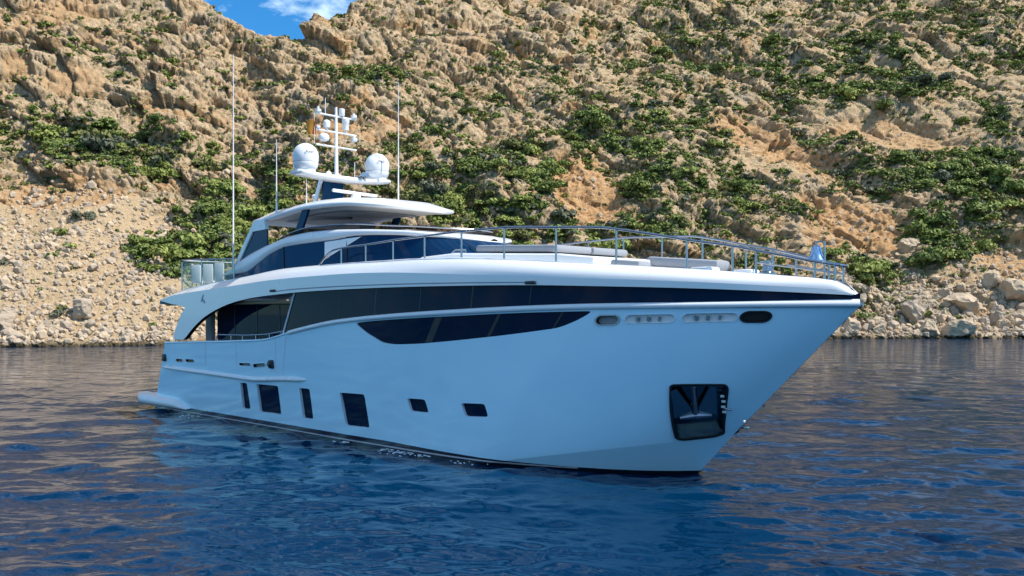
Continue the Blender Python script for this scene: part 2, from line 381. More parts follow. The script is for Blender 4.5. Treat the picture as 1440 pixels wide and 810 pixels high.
for sgn in (1, -1):
    for w in WIN: recess('hull_window', w, 0.10, M_RIM, M_GLASS, sgn, YACHT)
    g = recess('lower_window_band', LOW, 0.05, M_RIM, M_GLASS, sgn, YACHT)
    for us in ((.618, .628), (.700, .704), (.770, .772)):          # dark uprights behind the glass
        q = []
        for u in us:
            col = [v for v in np.linspace(.79, .97, 60) if inside(LOW, (u, v))]; q.append((u, min(col), max(col)))
        pts = [(q[0][0], q[0][1]), (q[1][0], q[1][1]), (q[1][0] , q[1][2]), (q[0][0], q[0][2])]
        Pm, Fm, Nm = panel(hull_pt, pts, (), HS, .5, -0.045); mkp('mullion', Pm, Fm, Nm, M_BLACK, g, sgn)
    for i, s in enumerate(SLOTS):
        if i in (0, 3):
            f = recess('fairlead', s, 0.16, M_BLACK, M_BLACK if i else M_GREY, sgn, YACHT, side='fairlead_lining'); conform_ring(s, .05, .03, sgn, M_STEEL if i == 0 else M_BLACK, 'fairlead_rim', f)
        else:
            f = recess('mooring_slot', s, 0.10, M_WHITE, M_WHITE, sgn, YACHT, side='slot_lining'); conform_ring(s, .03, .02, sgn, M_RIM, 'slot_rim', f)
            for k in range(3):
                b = MB()
                uu = s[0][0] - .006 - .009 * k; vv = .915; pp, nn = surf(hull_pt, [(uu, vv)]); b.tube([(pp[0] - nn[0] * .04 + (0, 0, -.06)) * (1, sgn, 1), (pp[0] - nn[0] * .04 + (0.03, 0, .06)) * (1, sgn, 1)], .035 + .01 * k)
                b.build('bollard', M_STEEL, f, True)
    for s in AFTS:
        f = recess('aft_fairlead', s, 0.12, M_BLACK, M_GREY, sgn, YACHT, side='fairlead_lining'); conform_ring(s, .05, .02, sgn, M_RIM, 'fairlead_rim', f)
    for u0, v0 in ((.004, .79), (.327, .707)):                      # dark round deck lights with fittings on the bulwark
        pp, nn = surf(hull_pt, [(max(u0, .0065), v0)]); b = MB(); c = pp[0] * (1, sgn, 1)
        b.box(c, (.36, .16, .34), .06)
        if u0 > .1: b.tube([c + (0, -.06 * sgn, .0), c + (0, -.16 * sgn, .02)], [.13, .09], 12)
        b.build('side_fitting', M_BLACK, YACHT, True)
    # anchor pocket with the anchor stowed in it
    pk = recess('anchor_pocket', ANC, 0.30, M_POCKET, M_POCKET, sgn, YACHT, side='pocket_lining'); conform_ring(ANC, .07, .035, sgn, M_BLACK, 'pocket_rim', pk)
    fr, fn_ = surf(hull_pt, [(.9600, .24)]); c0 = fr[0]; nn = fn_[0]
    ax = hull_pt(np.array([.9665]), np.array([.24]))[0] - hull_pt(np.array([.9535]), np.array([.24]))[0]; ax /= np.linalg.norm(ax)
    up = np.cross(nn, ax); up = up if up[2] > 0 else -up
    def loc(a, b_, d): return tuple((c0 + ax * a + up * b_ - nn * d) * (1, sgn, 1))
    a = MB()
    a.tube([loc(0, .78, .10), loc(0, -.12, .06)], [.06, .075], 10)
    a.tube([loc(-.42, -.24, .10), loc(0, -.17, .05), loc(.42, -.24, .10)], [.05, .10, .05], 8)
    for sx in (-1, 1):
        pl = [(.10 * sx, -.16), (.58 * sx, -.22), (.60 * sx, .66), (.46 * sx, .72), (.10 * sx, .05)]
        n_ = len(pl); a.add([loc(x, y, .10) for x, y in pl] + [loc(x * .97, y, .16) for x, y in pl], [tuple(range(n_)), tuple(range(2 * n_ - 1, n_ - 1, -1))] + [(i, (i + 1) % n_, (i + 1) % n_ + n_, i + n_) for i in range(n_)])
    an = a.build('anchor', M_GREY, pk); an.data.materials[0] = M_ANCHOR
    b = MB()
    for k in range(4): b.box(loc(.74 + .02 * (k % 2), .45 - .17 * k, -.05), (.10, .10, .09), .02)
    b.tube([loc(.74, .05, -.04), loc(.95, .02, -.12)], .03)
    b.build('anchor_latch', M_STEEL, pk)
    # rub rail low on the quarter, sheer rail along the whole side, cap on the bulwark
    def sweep(us, vs, prof, name, m, taper=True):
        pp, n3 = surf(hull_pt, np.stack([us, vs], 1)); rows = []
        for i in range(len(us)):
            k = 1.0
            if taper: k = min(1, .15 + (len(us) - 1 - i) / 3, .15 + i / 3)
            rows.append([(pp[i] + n3[i] * (o_ * k) + np.array([0, 0, z_ * k])) * (1, sgn, 1) for o_, z_ in prof])
        V, Ff = loft(rows); 
        if sgn < 0: Ff = [tuple(reversed(f)) for f in Ff]
        return mk(name, V, Ff, m, YACHT)
    pr = [(-.02, -.10), (.07, -.08), (.11, -.02), (.11, .03), (.07, .08), (-.02, .12)]
    us = np.linspace(.004, .4233, 60); sweep(us, np.interp(us, [0, .4233], [.659, .514]), pr, 'rub_rail', M_WHITE)
    us = np.linspace(.35, .9985, 120); sweep(us, np.full(120, .999), [(-.03, -.085), (.05, -.075), (.085, -.03), (.085, .03), (.05, .075), (-.03, .085)], 'sheer_rail', M_WHITE, False)
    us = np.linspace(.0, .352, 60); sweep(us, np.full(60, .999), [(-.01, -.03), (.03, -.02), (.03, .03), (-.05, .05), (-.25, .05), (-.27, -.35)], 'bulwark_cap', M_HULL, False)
    for u0, u1, v1 in ((.1306, .1451, .69), (.2163, .2378, .67), (.318, .345, .60), (.3445, .362, .58)):   # seams of the boarding gates
        vs = np.linspace(v1, .985, 10); us = np.interp(vs, [v1, 1], [u1, u0]); pp, n3 = surf(hull_pt, np.stack([us, vs], 1))
        MB().tube((pp + n3 * .002) * (1, sgn, 1), .016, 6).build('gate_seam', M_RIM, YACHT, True)
    # knuckle of the bustle that carries the bathing platform
    rows = []
    for X in np.linspace(-.25, 5.0, 30):
        t = (X + .25) / 5.25; w = .02 + .30 * (1 - t) ** .6; hb = 3.36 + .02 * X
        if X < .3: w *= max(.2, (X + .25) / .55) ** .5
        zb, zt = .24 + .02 * t, .26 + .50 * (1 - .35 * t) * min(1, (1.02 - t) * 4)
        rows.append([(X, -(hb - .35) * sgn, zb), (X, -(hb + w * .8) * sgn, zb), (X, -(hb + w) * sgn, zb + .3 * (zt - zb)), (X, -(hb + w * .95) * sgn, zb + .7 * (zt - zb)), (X, -(hb + w * .5) * sgn, zt), (X, -(hb - .35) * sgn, zt + .01)])
    V, Ff = loft(rows)
    if sgn < 0: Ff = [tuple(reversed(f)) for f in Ff]
    V += []; mk('platform_sponson', V, Ff + [tuple(range(5, -1, -1)) if sgn > 0 else tuple(range(6))], M_WHITE, YACHT)
MB().box((.35, 0, .50), (1.5, 6.5, .34), .08).build('swim_platform', M_WHITE, YACHT)

# ---- upper window band, white side fascia with the sweeping arch, whaleback
def band_pt(x, w):
    x = np.asarray(x, float); w = np.asarray(w, float)
    z0 = sheer_z(x) + .03; z1 = band_z(x) + .05
    return np.stack([x, -(half_beam(x) - .06 - .03 * w), z0 + (z1 - z0) * w], -1)
KF = lambda x: .55 - .22 * sstep(18, 27, x)
def low_z(x): return np.where(x < 13.9, 5.05 + (x - 3) / 10.9 * .31, band_z(x))
def knee_z(x): return low_z(x) + KF(x) * (cap_z(x) - low_z(x))
def fascia_pt(x, z):
    x = np.asarray(x, float); z = np.asarray(z, float)
    return np.stack([x, -(half_beam(x) + .04 + 0 * z), z], -1)
def cap_y(x): return half_beam(x) - .62 * np.clip(half_beam(x) / 1.5, .2, 1)
def whale_pt(x, s):
    x = np.asarray(x, float); s = np.asarray(s, float)
    y0 = half_beam(x) + .04; z0 = knee_z(x); y1 = cap_y(x); z1 = cap_z(x)
    m = sstep(19, 27, x); a = s * math.pi / 2
    fl = np.stack([x, -(y0 + (y1 - y0) * s), z0 + (z1 - z0) * np.sin(s * math.pi / 2) ** .9], -1)
    el = np.stack([x, -(y1 + (y0 - y1) * np.cos(a)), z0 + (z1 - z0) * np.sin(a)], -1)
    return fl * (1 - m)[..., None] + el * m[..., None]
arch = [(4.0, 3.42), (4.15, 3.8), (4.45, 4.15), (4.80, 4.54), (5.25, 4.86), (4.6, 4.99), (4.0, 5.02), (2.5, 5.03)]
top = [(x, float(knee_z(x))) for x in np.linspace(2.5, 34.8, 110)]
bot = [(x, float(band_z(x))) for x in list(np.linspace(34.8, 15, 60)) + list(np.linspace(14.6, 5.29, 30))]
FAS = [(5.29 - .55, 3.44)] + arch[1:]
FAS = top + bot + [(5.0, 3.42), (4.0, 3.42)] + arch[1:-1]
for sgn in (1, -1):
    dark = MB()
    bo = [(13.75, 0.0)] + [(x, 0) for x in np.linspace(14.3, 34.9, 60)] + [(x, 1) for x in np.linspace(34.9, 15.2, 60)] + [(14.55, 1)]
    Pp, Ff, Nn = panel(band_pt, bo, (), (1, .7), .5); wb = mkp('upper_window_band', Pp, Ff, Nn, M_GLASS, YACHT, sgn)
    for xm, wd in ((17.4, .03), (19.55, .05), (21.9, .03), (24.2, .05), (26.4, .03)):
        Pp, Ff, Nn = panel(band_pt, [(xm, .02), (xm + wd, .02), (xm + wd + .08, .98), (xm + .08, .98)], (), (1, .7), .4, .004); mkp('mullion', Pp, Ff, Nn, M_BLACK, wb, sgn)
    pp = band_pt(np.array([13.72, 14.53]), np.array([0., 1.])) * (1, sgn, 1) + np.array([0, -.02 * sgn, 0]); MB().tube(pp, .035).build('window_trim', M_WHITE, wb, True)
    Pp, Ff, Nn = panel(fascia_pt, FAS, (), (1, 1), .45)
    n_ = len(Pp); Pb = Pp + np.array([0, .20, 0]) * np.clip((half_beam(Pp[:, 0]) / 2), 0, 1)[:, None]
    lp, ln = surf(fascia_pt, FAS); k = len(FAS)
    Vv = np.vstack([Pp, Pb, lp, lp + np.array([0, .20, 0]) * np.clip((half_beam(lp[:, 0]) / 2), 0, 1)[:, None]]); F2 = list(Ff) + [[i + n_ for i in reversed(f)] for f in Ff] + [[2 * n_ + i, 2 * n_ + k + i, 2 * n_ + k + (i + 1) % k, 2 * n_ + (i + 1) % k] for i in range(k)]
    d2 = np.roll(lp, -1, 0) - np.roll(lp, 1, 0); en = np.cross(d2, (0, 1, 0)); en /= np.linalg.norm(en, axis=1, keepdims=True)
    N2 = np.vstack([Nn, -Nn, en, en])
    fas = mkp('side_fascia', Vv, F2, N2, M_WHITE, YACHT, sgn)
    X_, S_ = np.meshgrid(np.concatenate([np.linspace(2.5, 33.5, 100), np.linspace(33.6, 34.85, 14)]), np.linspace(0, 1, 9)); ab = np.stack([X_.ravel(), S_.ravel()], 1); nx = X_.shape[1]
    P1, N1 = surf(whale_pt, ab); Fw = [(j * nx + i, j * nx + i + 1, (j + 1) * nx + i + 1, (j + 1) * nx + i) for j in range(8) for i in range(nx - 1)]
    mkp('bulwark', P1, Fw, N1, M_WHITE, YACHT, sgn)
    # dark awning groove above the glass with its end fitting
    gx = np.linspace(13.3, 26.4, 60)
    MB().tube([(x, -(half_beam(x) + .035) * sgn, float(band_z(x)) + .13 - .05 * (x - 13.3) / 13) for x in gx], .022, 6).build('awning_groove', M_GREY, fas, True)
    b = MB()
    for x, zz in ((26.55, .07), (13.1, .16)): b.box((x, -(float(half_beam(x)) + .05) * sgn, float(band_z(x)) + zz), (.42, .08, .10), .03)
    b.build('groove_end_fitting', M_BLACK, fas, True)
    # small emblem on the arch
    e = MB(); y = -(float(half_beam(6.9)) + .045) * sgn
    e.prism([(6.86, 5.12), (6.95, 5.12), (7.12, 5.42), (7.06, 5.42)], y, y - .02 * sgn); e.prism([(7.0, 5.16), (7.2, 5.05), (7.26, 5.10), (7.06, 5.24)], y, y - .02 * sgn)
    e.build('hull_emblem', M_GREY, fas)
# decks
xs = np.linspace(2.5, 34.6, 80)
rows = [[(x, float(cap_y(x)) * k, float(cap_z(x)) - (.02 if abs(k) > .99 else .14) + .04 * (1 - k * k)) for k in (-1, -.97, -.6, 0, .6, .97, 1)] for x in xs]
V, Ff = loft(rows); o = len(V)
V += [(2.5, y, z) for y in (-3.6, 3.6) for z in (5.03, 5.25)]; Ff += [(o, o + 2, o + 3, o + 1)]
mk('foredeck', V, Ff, M_WHITE, YACHT)
MB().box((8.6, 0, 5.04), (11.6, 6.9, .12), .03).build('upper_deck_slab', M_TEAK, YACHT)
MB().box((8.7, 0, 2.45), (11.6, 6.9, .12), .02).build('main_deck', M_TEAK, YACHT)
# saloon
g = MB().box((10.5, 0, 3.75), (8.2, 5.4, 2.48)).build('saloon_windows', M_GLASS, YACHT)
for s in (-1, 1):
    for x in (8.0, 9.9, 11.7, 13.3): MB().box((x, 2.705 * s, 3.75), (.05, .02, 2.4)).build('mullion', M_BLACK, g)
MB().box((14.4, 0, 3.75), (.35, 7.0, 2.5), .02).build('side_deck_door', M_NAVY, YACHT)
for s in (-1, 1): MB().box((5.55, 2.6 * s, 3.75), (.55, .22, 2.5), .04).build('cockpit_pillar', M_GREY, YACHT)
for s in (-1, 1): MB().box((6.35, 1.5 * s, 3.7), (.08, 2.3, 2.4), .02).build('aft_bulkhead', M_TEAK, YACHT)
for s in (-1, 1):                                                    # rail along the aft bulwark
    q = [(x, -s * (float(half_beam(x)) - .08), float(np.interp(x, [8, 9.66, 10.83, 12.5, 13.8], [3.70, 3.71, 3.72, 3.79, 3.94]))) for x in np.linspace(8.2, 13.9, 24)]
    r = MB().tube([(8.0, q[0][1], 3.42)] + q, .028).build('side_rail', M_STEEL, YACHT, True)
    for x in (9.4, 10.4, 11.5, 12.6, 13.5):
        y = -s * (float(half_beam(x)) - .08); MB().tube([(x, y, float(sheer_z(x)) - .02), (x, y, float(np.interp(x, [8, 9.66, 10.83, 12.5, 13.8], [3.70, 3.71, 3.72, 3.79, 3.94])))], .02).build('rail_post', M_STEEL, r, True)

# ---- wheelhouse: roof with its sweeping coaming, glass, flybridge screen
ex = [6.65, 7.5, 8.65, 9.9, 10.9, 12.2, 13.9, 15.3, 16.85, 18.6, 19.9, 20.75, 21.3, 21.65, 21.75]
ey = [2.60, 2.62, 2.65, 2.68, 2.70, 2.70, 2.70, 2.70, 2.65, 2.45, 2.15, 1.65, 1.05, .40, 0]
ez = [6.33, 6.66, 7.05, 7.33, 7.51, 7.71, 7.80, 7.78, 7.71, 7.60, 7.49, 7.37, 7.26, 7.16, 7.14]
lz = [6.28, 6.31, 6.38, 6.77, 7.10, 7.32, 7.37, 7.39, 7.47, 7.41, 7.31, 7.22, 7.14, 7.09, 7.07]
ss = np.concatenate([[0], np.cumsum(np.hypot(np.diff(ex), np.diff(ey)))]); es = np.linspace(0, ss[-1], 70)
EX, EY, EZ, LZ = [pchip(ss, q)(es) for q in (ex, ey, ez, lz)]
full = list(range(70)) + list(range(68, -1, -1)); sg = [-1] * 70 + [1] * 69
rows = []
for i, s in zip(full, sg):
    k = min(1, (ss[-1] - es[i]) / 3 + .25); c = np.array([EX[i], EY[i] * s]); cen = np.array([min(EX[i], 17.5), 0]); d = cen - c; d /= max(np.linalg.norm(d), .01); hz = EZ[i] - LZ[i]
    def q(inw, z): p = c + d * inw; return (p[0], p[1], z)
    rows.append([q(.10, LZ[i]), q(.02, LZ[i] + .12 * hz), q(0, LZ[i] + .45 * hz), q(.03, LZ[i] + .8 * hz), q(.12, EZ[i]), q(.30, EZ[i] + .015), q(.36, EZ[i] - .06), q(.36, LZ[i] - .0), q(.10, LZ[i])])
V, Ff = loft(rows); o = len(V)
roof = mk('wheelhouse_roof', V, Ff, M_WHITE, YACHT)
rr = []
for i in range(26, 69):                                              # deck of the flybridge, also the ceiling below
    rr.append([(EX[i] - .15, EY[i] * k, EZ[i] - .02 + .10 * (1 - k * k)) for k in (-.94, -.5, 0, .5, .94)])
V, Ff = loft(rr); V2, F2 = loft([[(x, y, z - .22) for x, y, z in r] for r in rr]); o = len(V)
mk('flybridge_deck', V + V2, Ff + [tuple(i + o for i in reversed(f)) for f in F2], M_WHITE, roof)
bx = [7.2, 9, 12, 15, 17, 19.2, 21.2, 22.7, 23.6, 24.05, 24.2]; by = [2.66, 2.70, 2.75, 2.75, 2.72, 2.55, 2.15, 1.55, .9, .4, 0]
sb = np.concatenate([[0], np.cumsum(np.hypot(np.diff(bx), np.diff(by)))])
def glass_row(i, s, wv):
    t = es[i] / ss[-1]; tb = float(np.interp(t, [0, ss[8] / ss[-1], 1], [0, sb[4] / sb[-1], 1])) * sb[-1]
    B = np.array([pchip(sb, bx)(tb), pchip(sb, by)(tb) * s, 6.1]); Tt = np.array([EX[i] - (.06 if EX[i] > 17 else 0), (max(0, EY[i] - .10)) * s, LZ[i] + .05])
    return [tuple(B + (Tt - B) * w) for w in wv]
rows = [glass_row(i, s, np.linspace(0, 1, 5)) for i, s in zip(full, sg) if True]
V, Ff = loft(rows); wg = mk('wheelhouse_windows', V, Ff, M_NAVY, YACHT)
for s in (-1, 1):
    for x0 in (11.9, 16.2):
        i = int(np.argmin(abs(EX - x0))); r = glass_row(i, s, np.linspace(0, 1, 5)); MB().tube([(x, y + .012 * s, z) for x, y, z in r], .03, 6).build('mullion', M_BLACK, wg, True)
    i0, i1, i2 = [int(np.argmin(abs(EX - x))) for x in (15.0, 16.0, 17.3)]
    a0, a1, a2 = [glass_row(i, s, [0.42, .93])for i in (i0, i1, i2)]
    f = lambda p, d: (p[0], p[1] + d * s, p[2])
    m = MB(); tri = [a0[1], a0[0], (a0[0][0] + .25, a0[0][1], a0[0][2] + .1), a1[1], a2[1]]
    m.add([f(p, .05) for p in tri] + [f(p, -.04) for p in tri], [(0, 1, 2, 3, 4), (9, 8, 7, 6, 5)] + [(j, j + 5, (j + 1) % 5 + 5, (j + 1) % 5) for j in range(5)]); m.build('roof_bracket', M_WHITE, roof)
# windscreen wipers and a helm seen through the glass are left as thin arms on the screen
for s in (-1, 1):
    i = int(np.argmin(abs(EX - (21.2 if s else 21.74)))); r = glass_row(i, s if s else 1, np.linspace(0.1, .75, 5)); MB().tube([(x + .05, y + .03 * s, z + .03) for x, y, z in r], .018, 5).build('wiper', M_BLACK, wg, True)
sx = np.array([11.4, 12.5, 13.7, 15.1, 16.4, 18.4, 19.6, 20.3, 20.7]); sy = np.array([2.5, 2.5, 2.48, 2.45, 2.40, 2.15, 1.7, 1.0, 0]); sz = [7.70, 7.90, 8.0, 7.99, 7.94, 7.77, 7.68, 7.62, 7.6]
sq = np.concatenate([[0], np.cumsum(np.hypot(np.diff(sx), np.diff(sy)))]); st = np.linspace(0, sq[-1], 40)
QX, QY, QZ = [pchip(sq, q_)(st) for q_ in (sx, sy, sz)]
side = [(QX[i], -QY[i], QZ[i]) for i in range(40)] + [(QX[i], QY[i], QZ[i]) for i in range(38, -1, -1)]
lowz = lambda x: float(np.interp(x, EX, EZ)) - .05
rows = [[(x + .05, y * 1.0, min(z - .02, lowz(x))) , (x, y, z)] for x, y, z in side]
V, Ff = loft(rows); sc_ = mk('flybridge_screen', V, Ff, M_SMOKE, YACHT)
MB().tube(side, .028, 6).build('screen_rail', M_STEEL, sc_, True)
# helm console and seats under the hardtop
b = MB().box((17.2, 0, 7.62), (1.2, 2.0, .30), .10).build('helm_console', M_WHITE, YACHT, True)
for y in (-.7, .7):
    s_ = MB().box((15.2, y, 7.75), (.6, .7, .2), .06).box((14.95, y, 7.98), (.16, .7, .46), .06).build('helm_seat', M_CUSH, YACHT, True)

# ---- hardtop with legs
hx0, hx1, hy = 8.0, 17.75, 2.5
def rim(th):
    c, s = math.cos(th), math.sin(th); n = .45 if c > 0 else .30
    return (12.9 + (4.85 if c > 0 else 4.9) * math.copysign(abs(c) ** (n * 1.5), c), hy * math.copysign(abs(s) ** n, s))
RZ = pchip([7.9, 9, 10.4, 12, 13.4, 15.5, 17, 17.8], [8.55, 8.52, 8.55, 8.72, 8.78, 8.74, 8.62, 8.54])
ths = np.linspace(0, 2 * math.pi, 97)[:-1]; prof = [(.62, -.06, 1), (.64, .05, 1), (.80, .02, 1), (.93, -.04, 1), (.985, -.03, 1), (1.0, .05, 1), (.985, .14, 1), (.93, .24, 1), (.78, .38, 1), (.5, .50, 1), (.2, .55, 1), (0.001, .56, 1)]
rows = []
for th in ths:
    x, y = rim(th); r = []
    for k, dz, _ in prof:
        xx, yy = 12.9 + (x - 12.9) * k, y * k; e = float(RZ(x)) ; r.append((xx, yy, (e if k > .9 else float(RZ(x)) * .5 + 8.68 * .5) + dz * (0.8 if k > .9 else 1)))
    rows.append(r)
V, Ff = loft(rows + [rows[0]]); ht = mk('hardtop', V, [tuple(reversed(f)) for f in Ff], M_WHITE, YACHT)
bm = bmesh.new(); bm.from_mesh(ht.data); bmesh.ops.recalc_face_normals(bm, faces=bm.faces); bm.to_mesh(ht.data); bm.free()
rows = []
for th in ths:
    x, y = rim(th); rows.append([(12.9 + (x - 12.9) * k, y * k, float(RZ(x)) * .5 + 8.68 * .5 - .03 + dz) for k, dz in ((.645, -.055), (.60, -.05), (.02, -.045))])
V, Ff = loft(rows + [rows[0]]); mk('hardtop_lining', V, Ff, M_CEIL, ht)
rows = []
for th in ths:
    x, y = rim(th); rows.append([(12.9 + (x - 12.9) * k, y * k, float(RZ(x)) * .5 + 8.68 * .5 + dz) for k, dz in ((.82, .008), (.66, -.055), (.635, -.065))])
V, Ff = loft(rows + [rows[0]]); mk('hardtop_cove', V, Ff, M_CREAM, ht)
for s in (-1, 1):
    y = 2.42 * s
    leg = MB().prism([(7.55, 6.70), (7.95, 6.80), (9.15, 8.10), (10.25, 8.14), (10.1, 8.56), (9.45, 8.56), (9.15, 8.42)], y - .09, y + .09).build('hardtop_leg', M_WHITE, YACHT)
    MB().prism([(7.98, 6.80), (10.28, 7.2), (10.27, 8.13), (9.17, 8.09)], y - .03, y + .03).build('leg_glass_panel', M_NAVY, leg)
    y = 2.28 * s
    MB().prism([(12.12, 7.75), (12.62, 7.75), (13.25, 8.78), (12.80, 8.78)], y - .05, y + .05).build('hardtop_strut', M_NAVY, YACHT)

# ---- radar mast on the hardtop
mast = MB()
mast.prism([(10.45, 9.15), (10.70, 9.15), (11.35, 10.45), (11.1, 10.45)], -.42, -.36).prism([(10.45, 9.15), (10.70, 9.15), (11.35, 10.45), (11.1, 10.45)], .36, .42)
ms = mast.build('radar_mast', M_WHITE, YACHT)
MB().box((11.45, 0, 9.75), (.75, .66, 1.3), .05).build('mast_housing', M_NAVY, ms)
rows = []
for y in np.linspace(-2.25, 2.25, 29):
    k = abs(y) / 2.25; zc = 10.28 + .10 * k ** 2; w = .48 - .12 * k + (.10 if k > .72 else 0); t_ = .13 - .03 * k
    rows.append([(12.15 + a * w, y, zc + b_ * t_) for a, b_ in ((-1, -.2), (-.8, -.9), (0, -1), (.8, -.9), (1, -.2), (.8, .7), (0, 1), (-.8, .7))])
V, Ff = loft(rows, True); mk('mast_wing', V, Ff + [tuple(range(7, -1, -1)), tuple(range(28 * 8, 29 * 8))], M_WHITE, ms)
def arc(r, z0, h, n=8): return [(r * math.cos(a) + .0005, z0 + h * math.sin(a)) for a in np.linspace(0, math.pi / 2, n)]
def text(s, size, loc_, rot, m, parent, name):
    cu = bpy.data.curves.new(name, 'FONT'); cu.body = s; cu.size = size; cu.extrude = .003; cu.align_x = 'CENTER'
    ob = bpy.data.objects.new(name, cu); COL.objects.link(ob)
    dg = bpy.context.evaluated_depsgraph_get(); me = bpy.data.meshes.new_from_object(ob.evaluated_get(dg)); bpy.data.objects.remove(ob)
    me.materials.clear(); me.materials.append(m)
    q = link(name, me, parent); q.location = loc_; q.rotation_euler = rot
    return q
for s in (-1, 1):
    c = (12.2, 1.80 * s, 10.42)
    d = MB().lathe([(.50, .36), (.515, .40), (.53, .56)] + arc(.53, .62, .54), c, 32).build('satellite_dome', M_DOME, ms, True)
    MB().lathe([(.40, -.08), (.41, .10), (.48, .17), (.51, .30), (.51, .355)], c, 32).build('dome_base', M_DOME, d, True)
    MB().lathe([(.507, .345), (.507, .385)], c, 32).build('dome_seam', M_GREY, d)
    # lettering on the shell towards the bow quarter
    w = math.radians(-14); 
    t = text('KVH', .17, (c[0] + math.cos(w) * .55, c[1] + math.sin(w) * .55, c[2] + .70), (math.radians(86), 0, w + math.pi / 2), M_BLACK, d, 'dome_lettering')
pole = MB().tube([(11.8, 0, 10.30), (11.75, 0, 10.6), (11.72, 0, 13.4)], [.16, .085, .055], 12).build('mast_pole', M_WHITE, ms, True)
for z0, x in ((13.02, 11.72), (12.33, 11.74), (11.70, 11.76)):
    MB().tube([(x, -1.02, z0), (x, 1.02, z0 - .02)], .04, 8).build('crossbar', M_WHITE, pole, True)
def kit(name, y, z, prof, m=M_WHITE, x=11.74): return MB().lathe(prof, (x, y, z), 16).build(name, m, pole, True)
kit('antenna_dome', -.48, 12.36, [(.06, 0), (.06, .10), (.14, .12), (.15, .30)] + arc(.15, .32, .12, 5))
kit('antenna_dome', -.62, 11.86, [(.10, 0), (.21, .06), (.23, .14)] + arc(.23, .16, .20, 5))
kit('antenna_dome', .48, 12.34, [(.05, 0), (.05, .12), (.13, .14), (.14, .42), (.16, .45), (.16, .62)] + arc(.16, .62, .05, 3))
kit('navigation_light', -.90, 13.04, [(.09, 0), (.13, .05), (.13, .14), (.05, .16), (.05, .26)])
kit('navigation_light', .90, 13.02, [(.09, 0), (.13, .05), (.13, .16), (.05, .17), (.05, .24)])
kit('navigation_light', .92, 12.02, [(.09, 0), (.14, .06), (.14, .16), (.06, .19), (.06, .27)])
kit('navigation_light', -.92, 12.36, [(.08, 0), (.11, .04), (.11, .12), (.04, .13)])
kit('navigation_light', .28, 13.05, [(.10, 0), (.13, .05), (.13, .30), (.08, .33)])
MB().tube([(11.74, -.55, 13.02), (11.74, -.55, 13.72)], .018, 6).build('mast_whip', M_WHIP, pole, True)
MB().tube([(12.3, .55, 10.36), (12.3, .55, 11.05)], .016, 6).build('mast_whip', M_WHIP, ms, True)
b = MB().tube([(12.2, .78, 10.45), (12.75, .70, 10.50)], [.05, .11], 10).tube([(12.2, .98, 10.45), (12.70, .92, 10.50)], [.05, .09], 10).box((12.2, .88, 10.42), (.2, .4, .1), .02).build('horn', M_STEEL, ms, True)
kit('mast_lamp', -.62, 10.40, [(.12, 0), (.12, .10), (.06, .16)], x=12.1)
rd = MB().lathe([(.30, 0), (.26, .12), (.22, .16), (.20, .30), (.12, .33)], (13.1, .05, 9.22), 20).build('radar_pedestal', M_WHITE, ms, True)
rb = MB(); rb.box((0, 0, 0), (.14, 2.5, .13), .05)
ro = rb.build('radar_scanner', M_WHITE, rd, True); ro.location = (13.05, .05, 9.62); ro.rotation_euler = (0, 0, math.radians(8))
MB().lathe([(.12, 0), (.14, .10), (.10, .16)], (10.4, -.2, 9.62), 12).box((10.6, -.2, 9.6), (.5, .1, .06), .02).build('mast_lamp', M_WHITE, ms, True)
# courtesy flag hanging limp from the spreader
V = []; Fs_ = []
for i in range(9):
    for j in range(6):
        t = i / 8; w_ = j / 5
        V.append((11.76 - w_ * .28 + .05 * math.sin(5 * w_ + 3 * t), -1.12 - .20 * w_ + .10 * math.sin(7 * w_ + 2 * t) * t, 12.78 - .68 * t - .12 * w_ * (1 - t)))
Fs_ = [(i * 6 + j, i * 6 + j + 1, i * 6 + j + 7, i * 6 + j + 6) for i in range(8) for j in range(5)]
fl = mk('courtesy_flag', V, Fs_, [M_FLAG_Y, M_FLAG_R], ms)
for p in fl.data.polygons: p.material_index = 1 if (p.index % 5) in (0, 4) else 0
MB().tube([(11.76, -1.10, 13.0), (11.76, -1.10, 11.7)], .012, 5).build('flag_halyard', M_WHIP, fl)
# whip antennas
def whip(x, y, z0, z1, r=.034): return MB().tube([(x, y, z0), (x, y, z0 + .35), (x, y, z0 + .4), (x, y, z1)], [r * 1.5, r * 1.5, r, r * .45], 6).build('whip_antenna', M_WHIP, YACHT, True)
whip(7.66, -2.6, 6.55, 15.94, .042); whip(10.6, -2.2, 8.75, 11.9); whip(12.9, -2.2, 9.0, 10.0, .02); whip(13.45, 2.0, 9.05, 14.5)

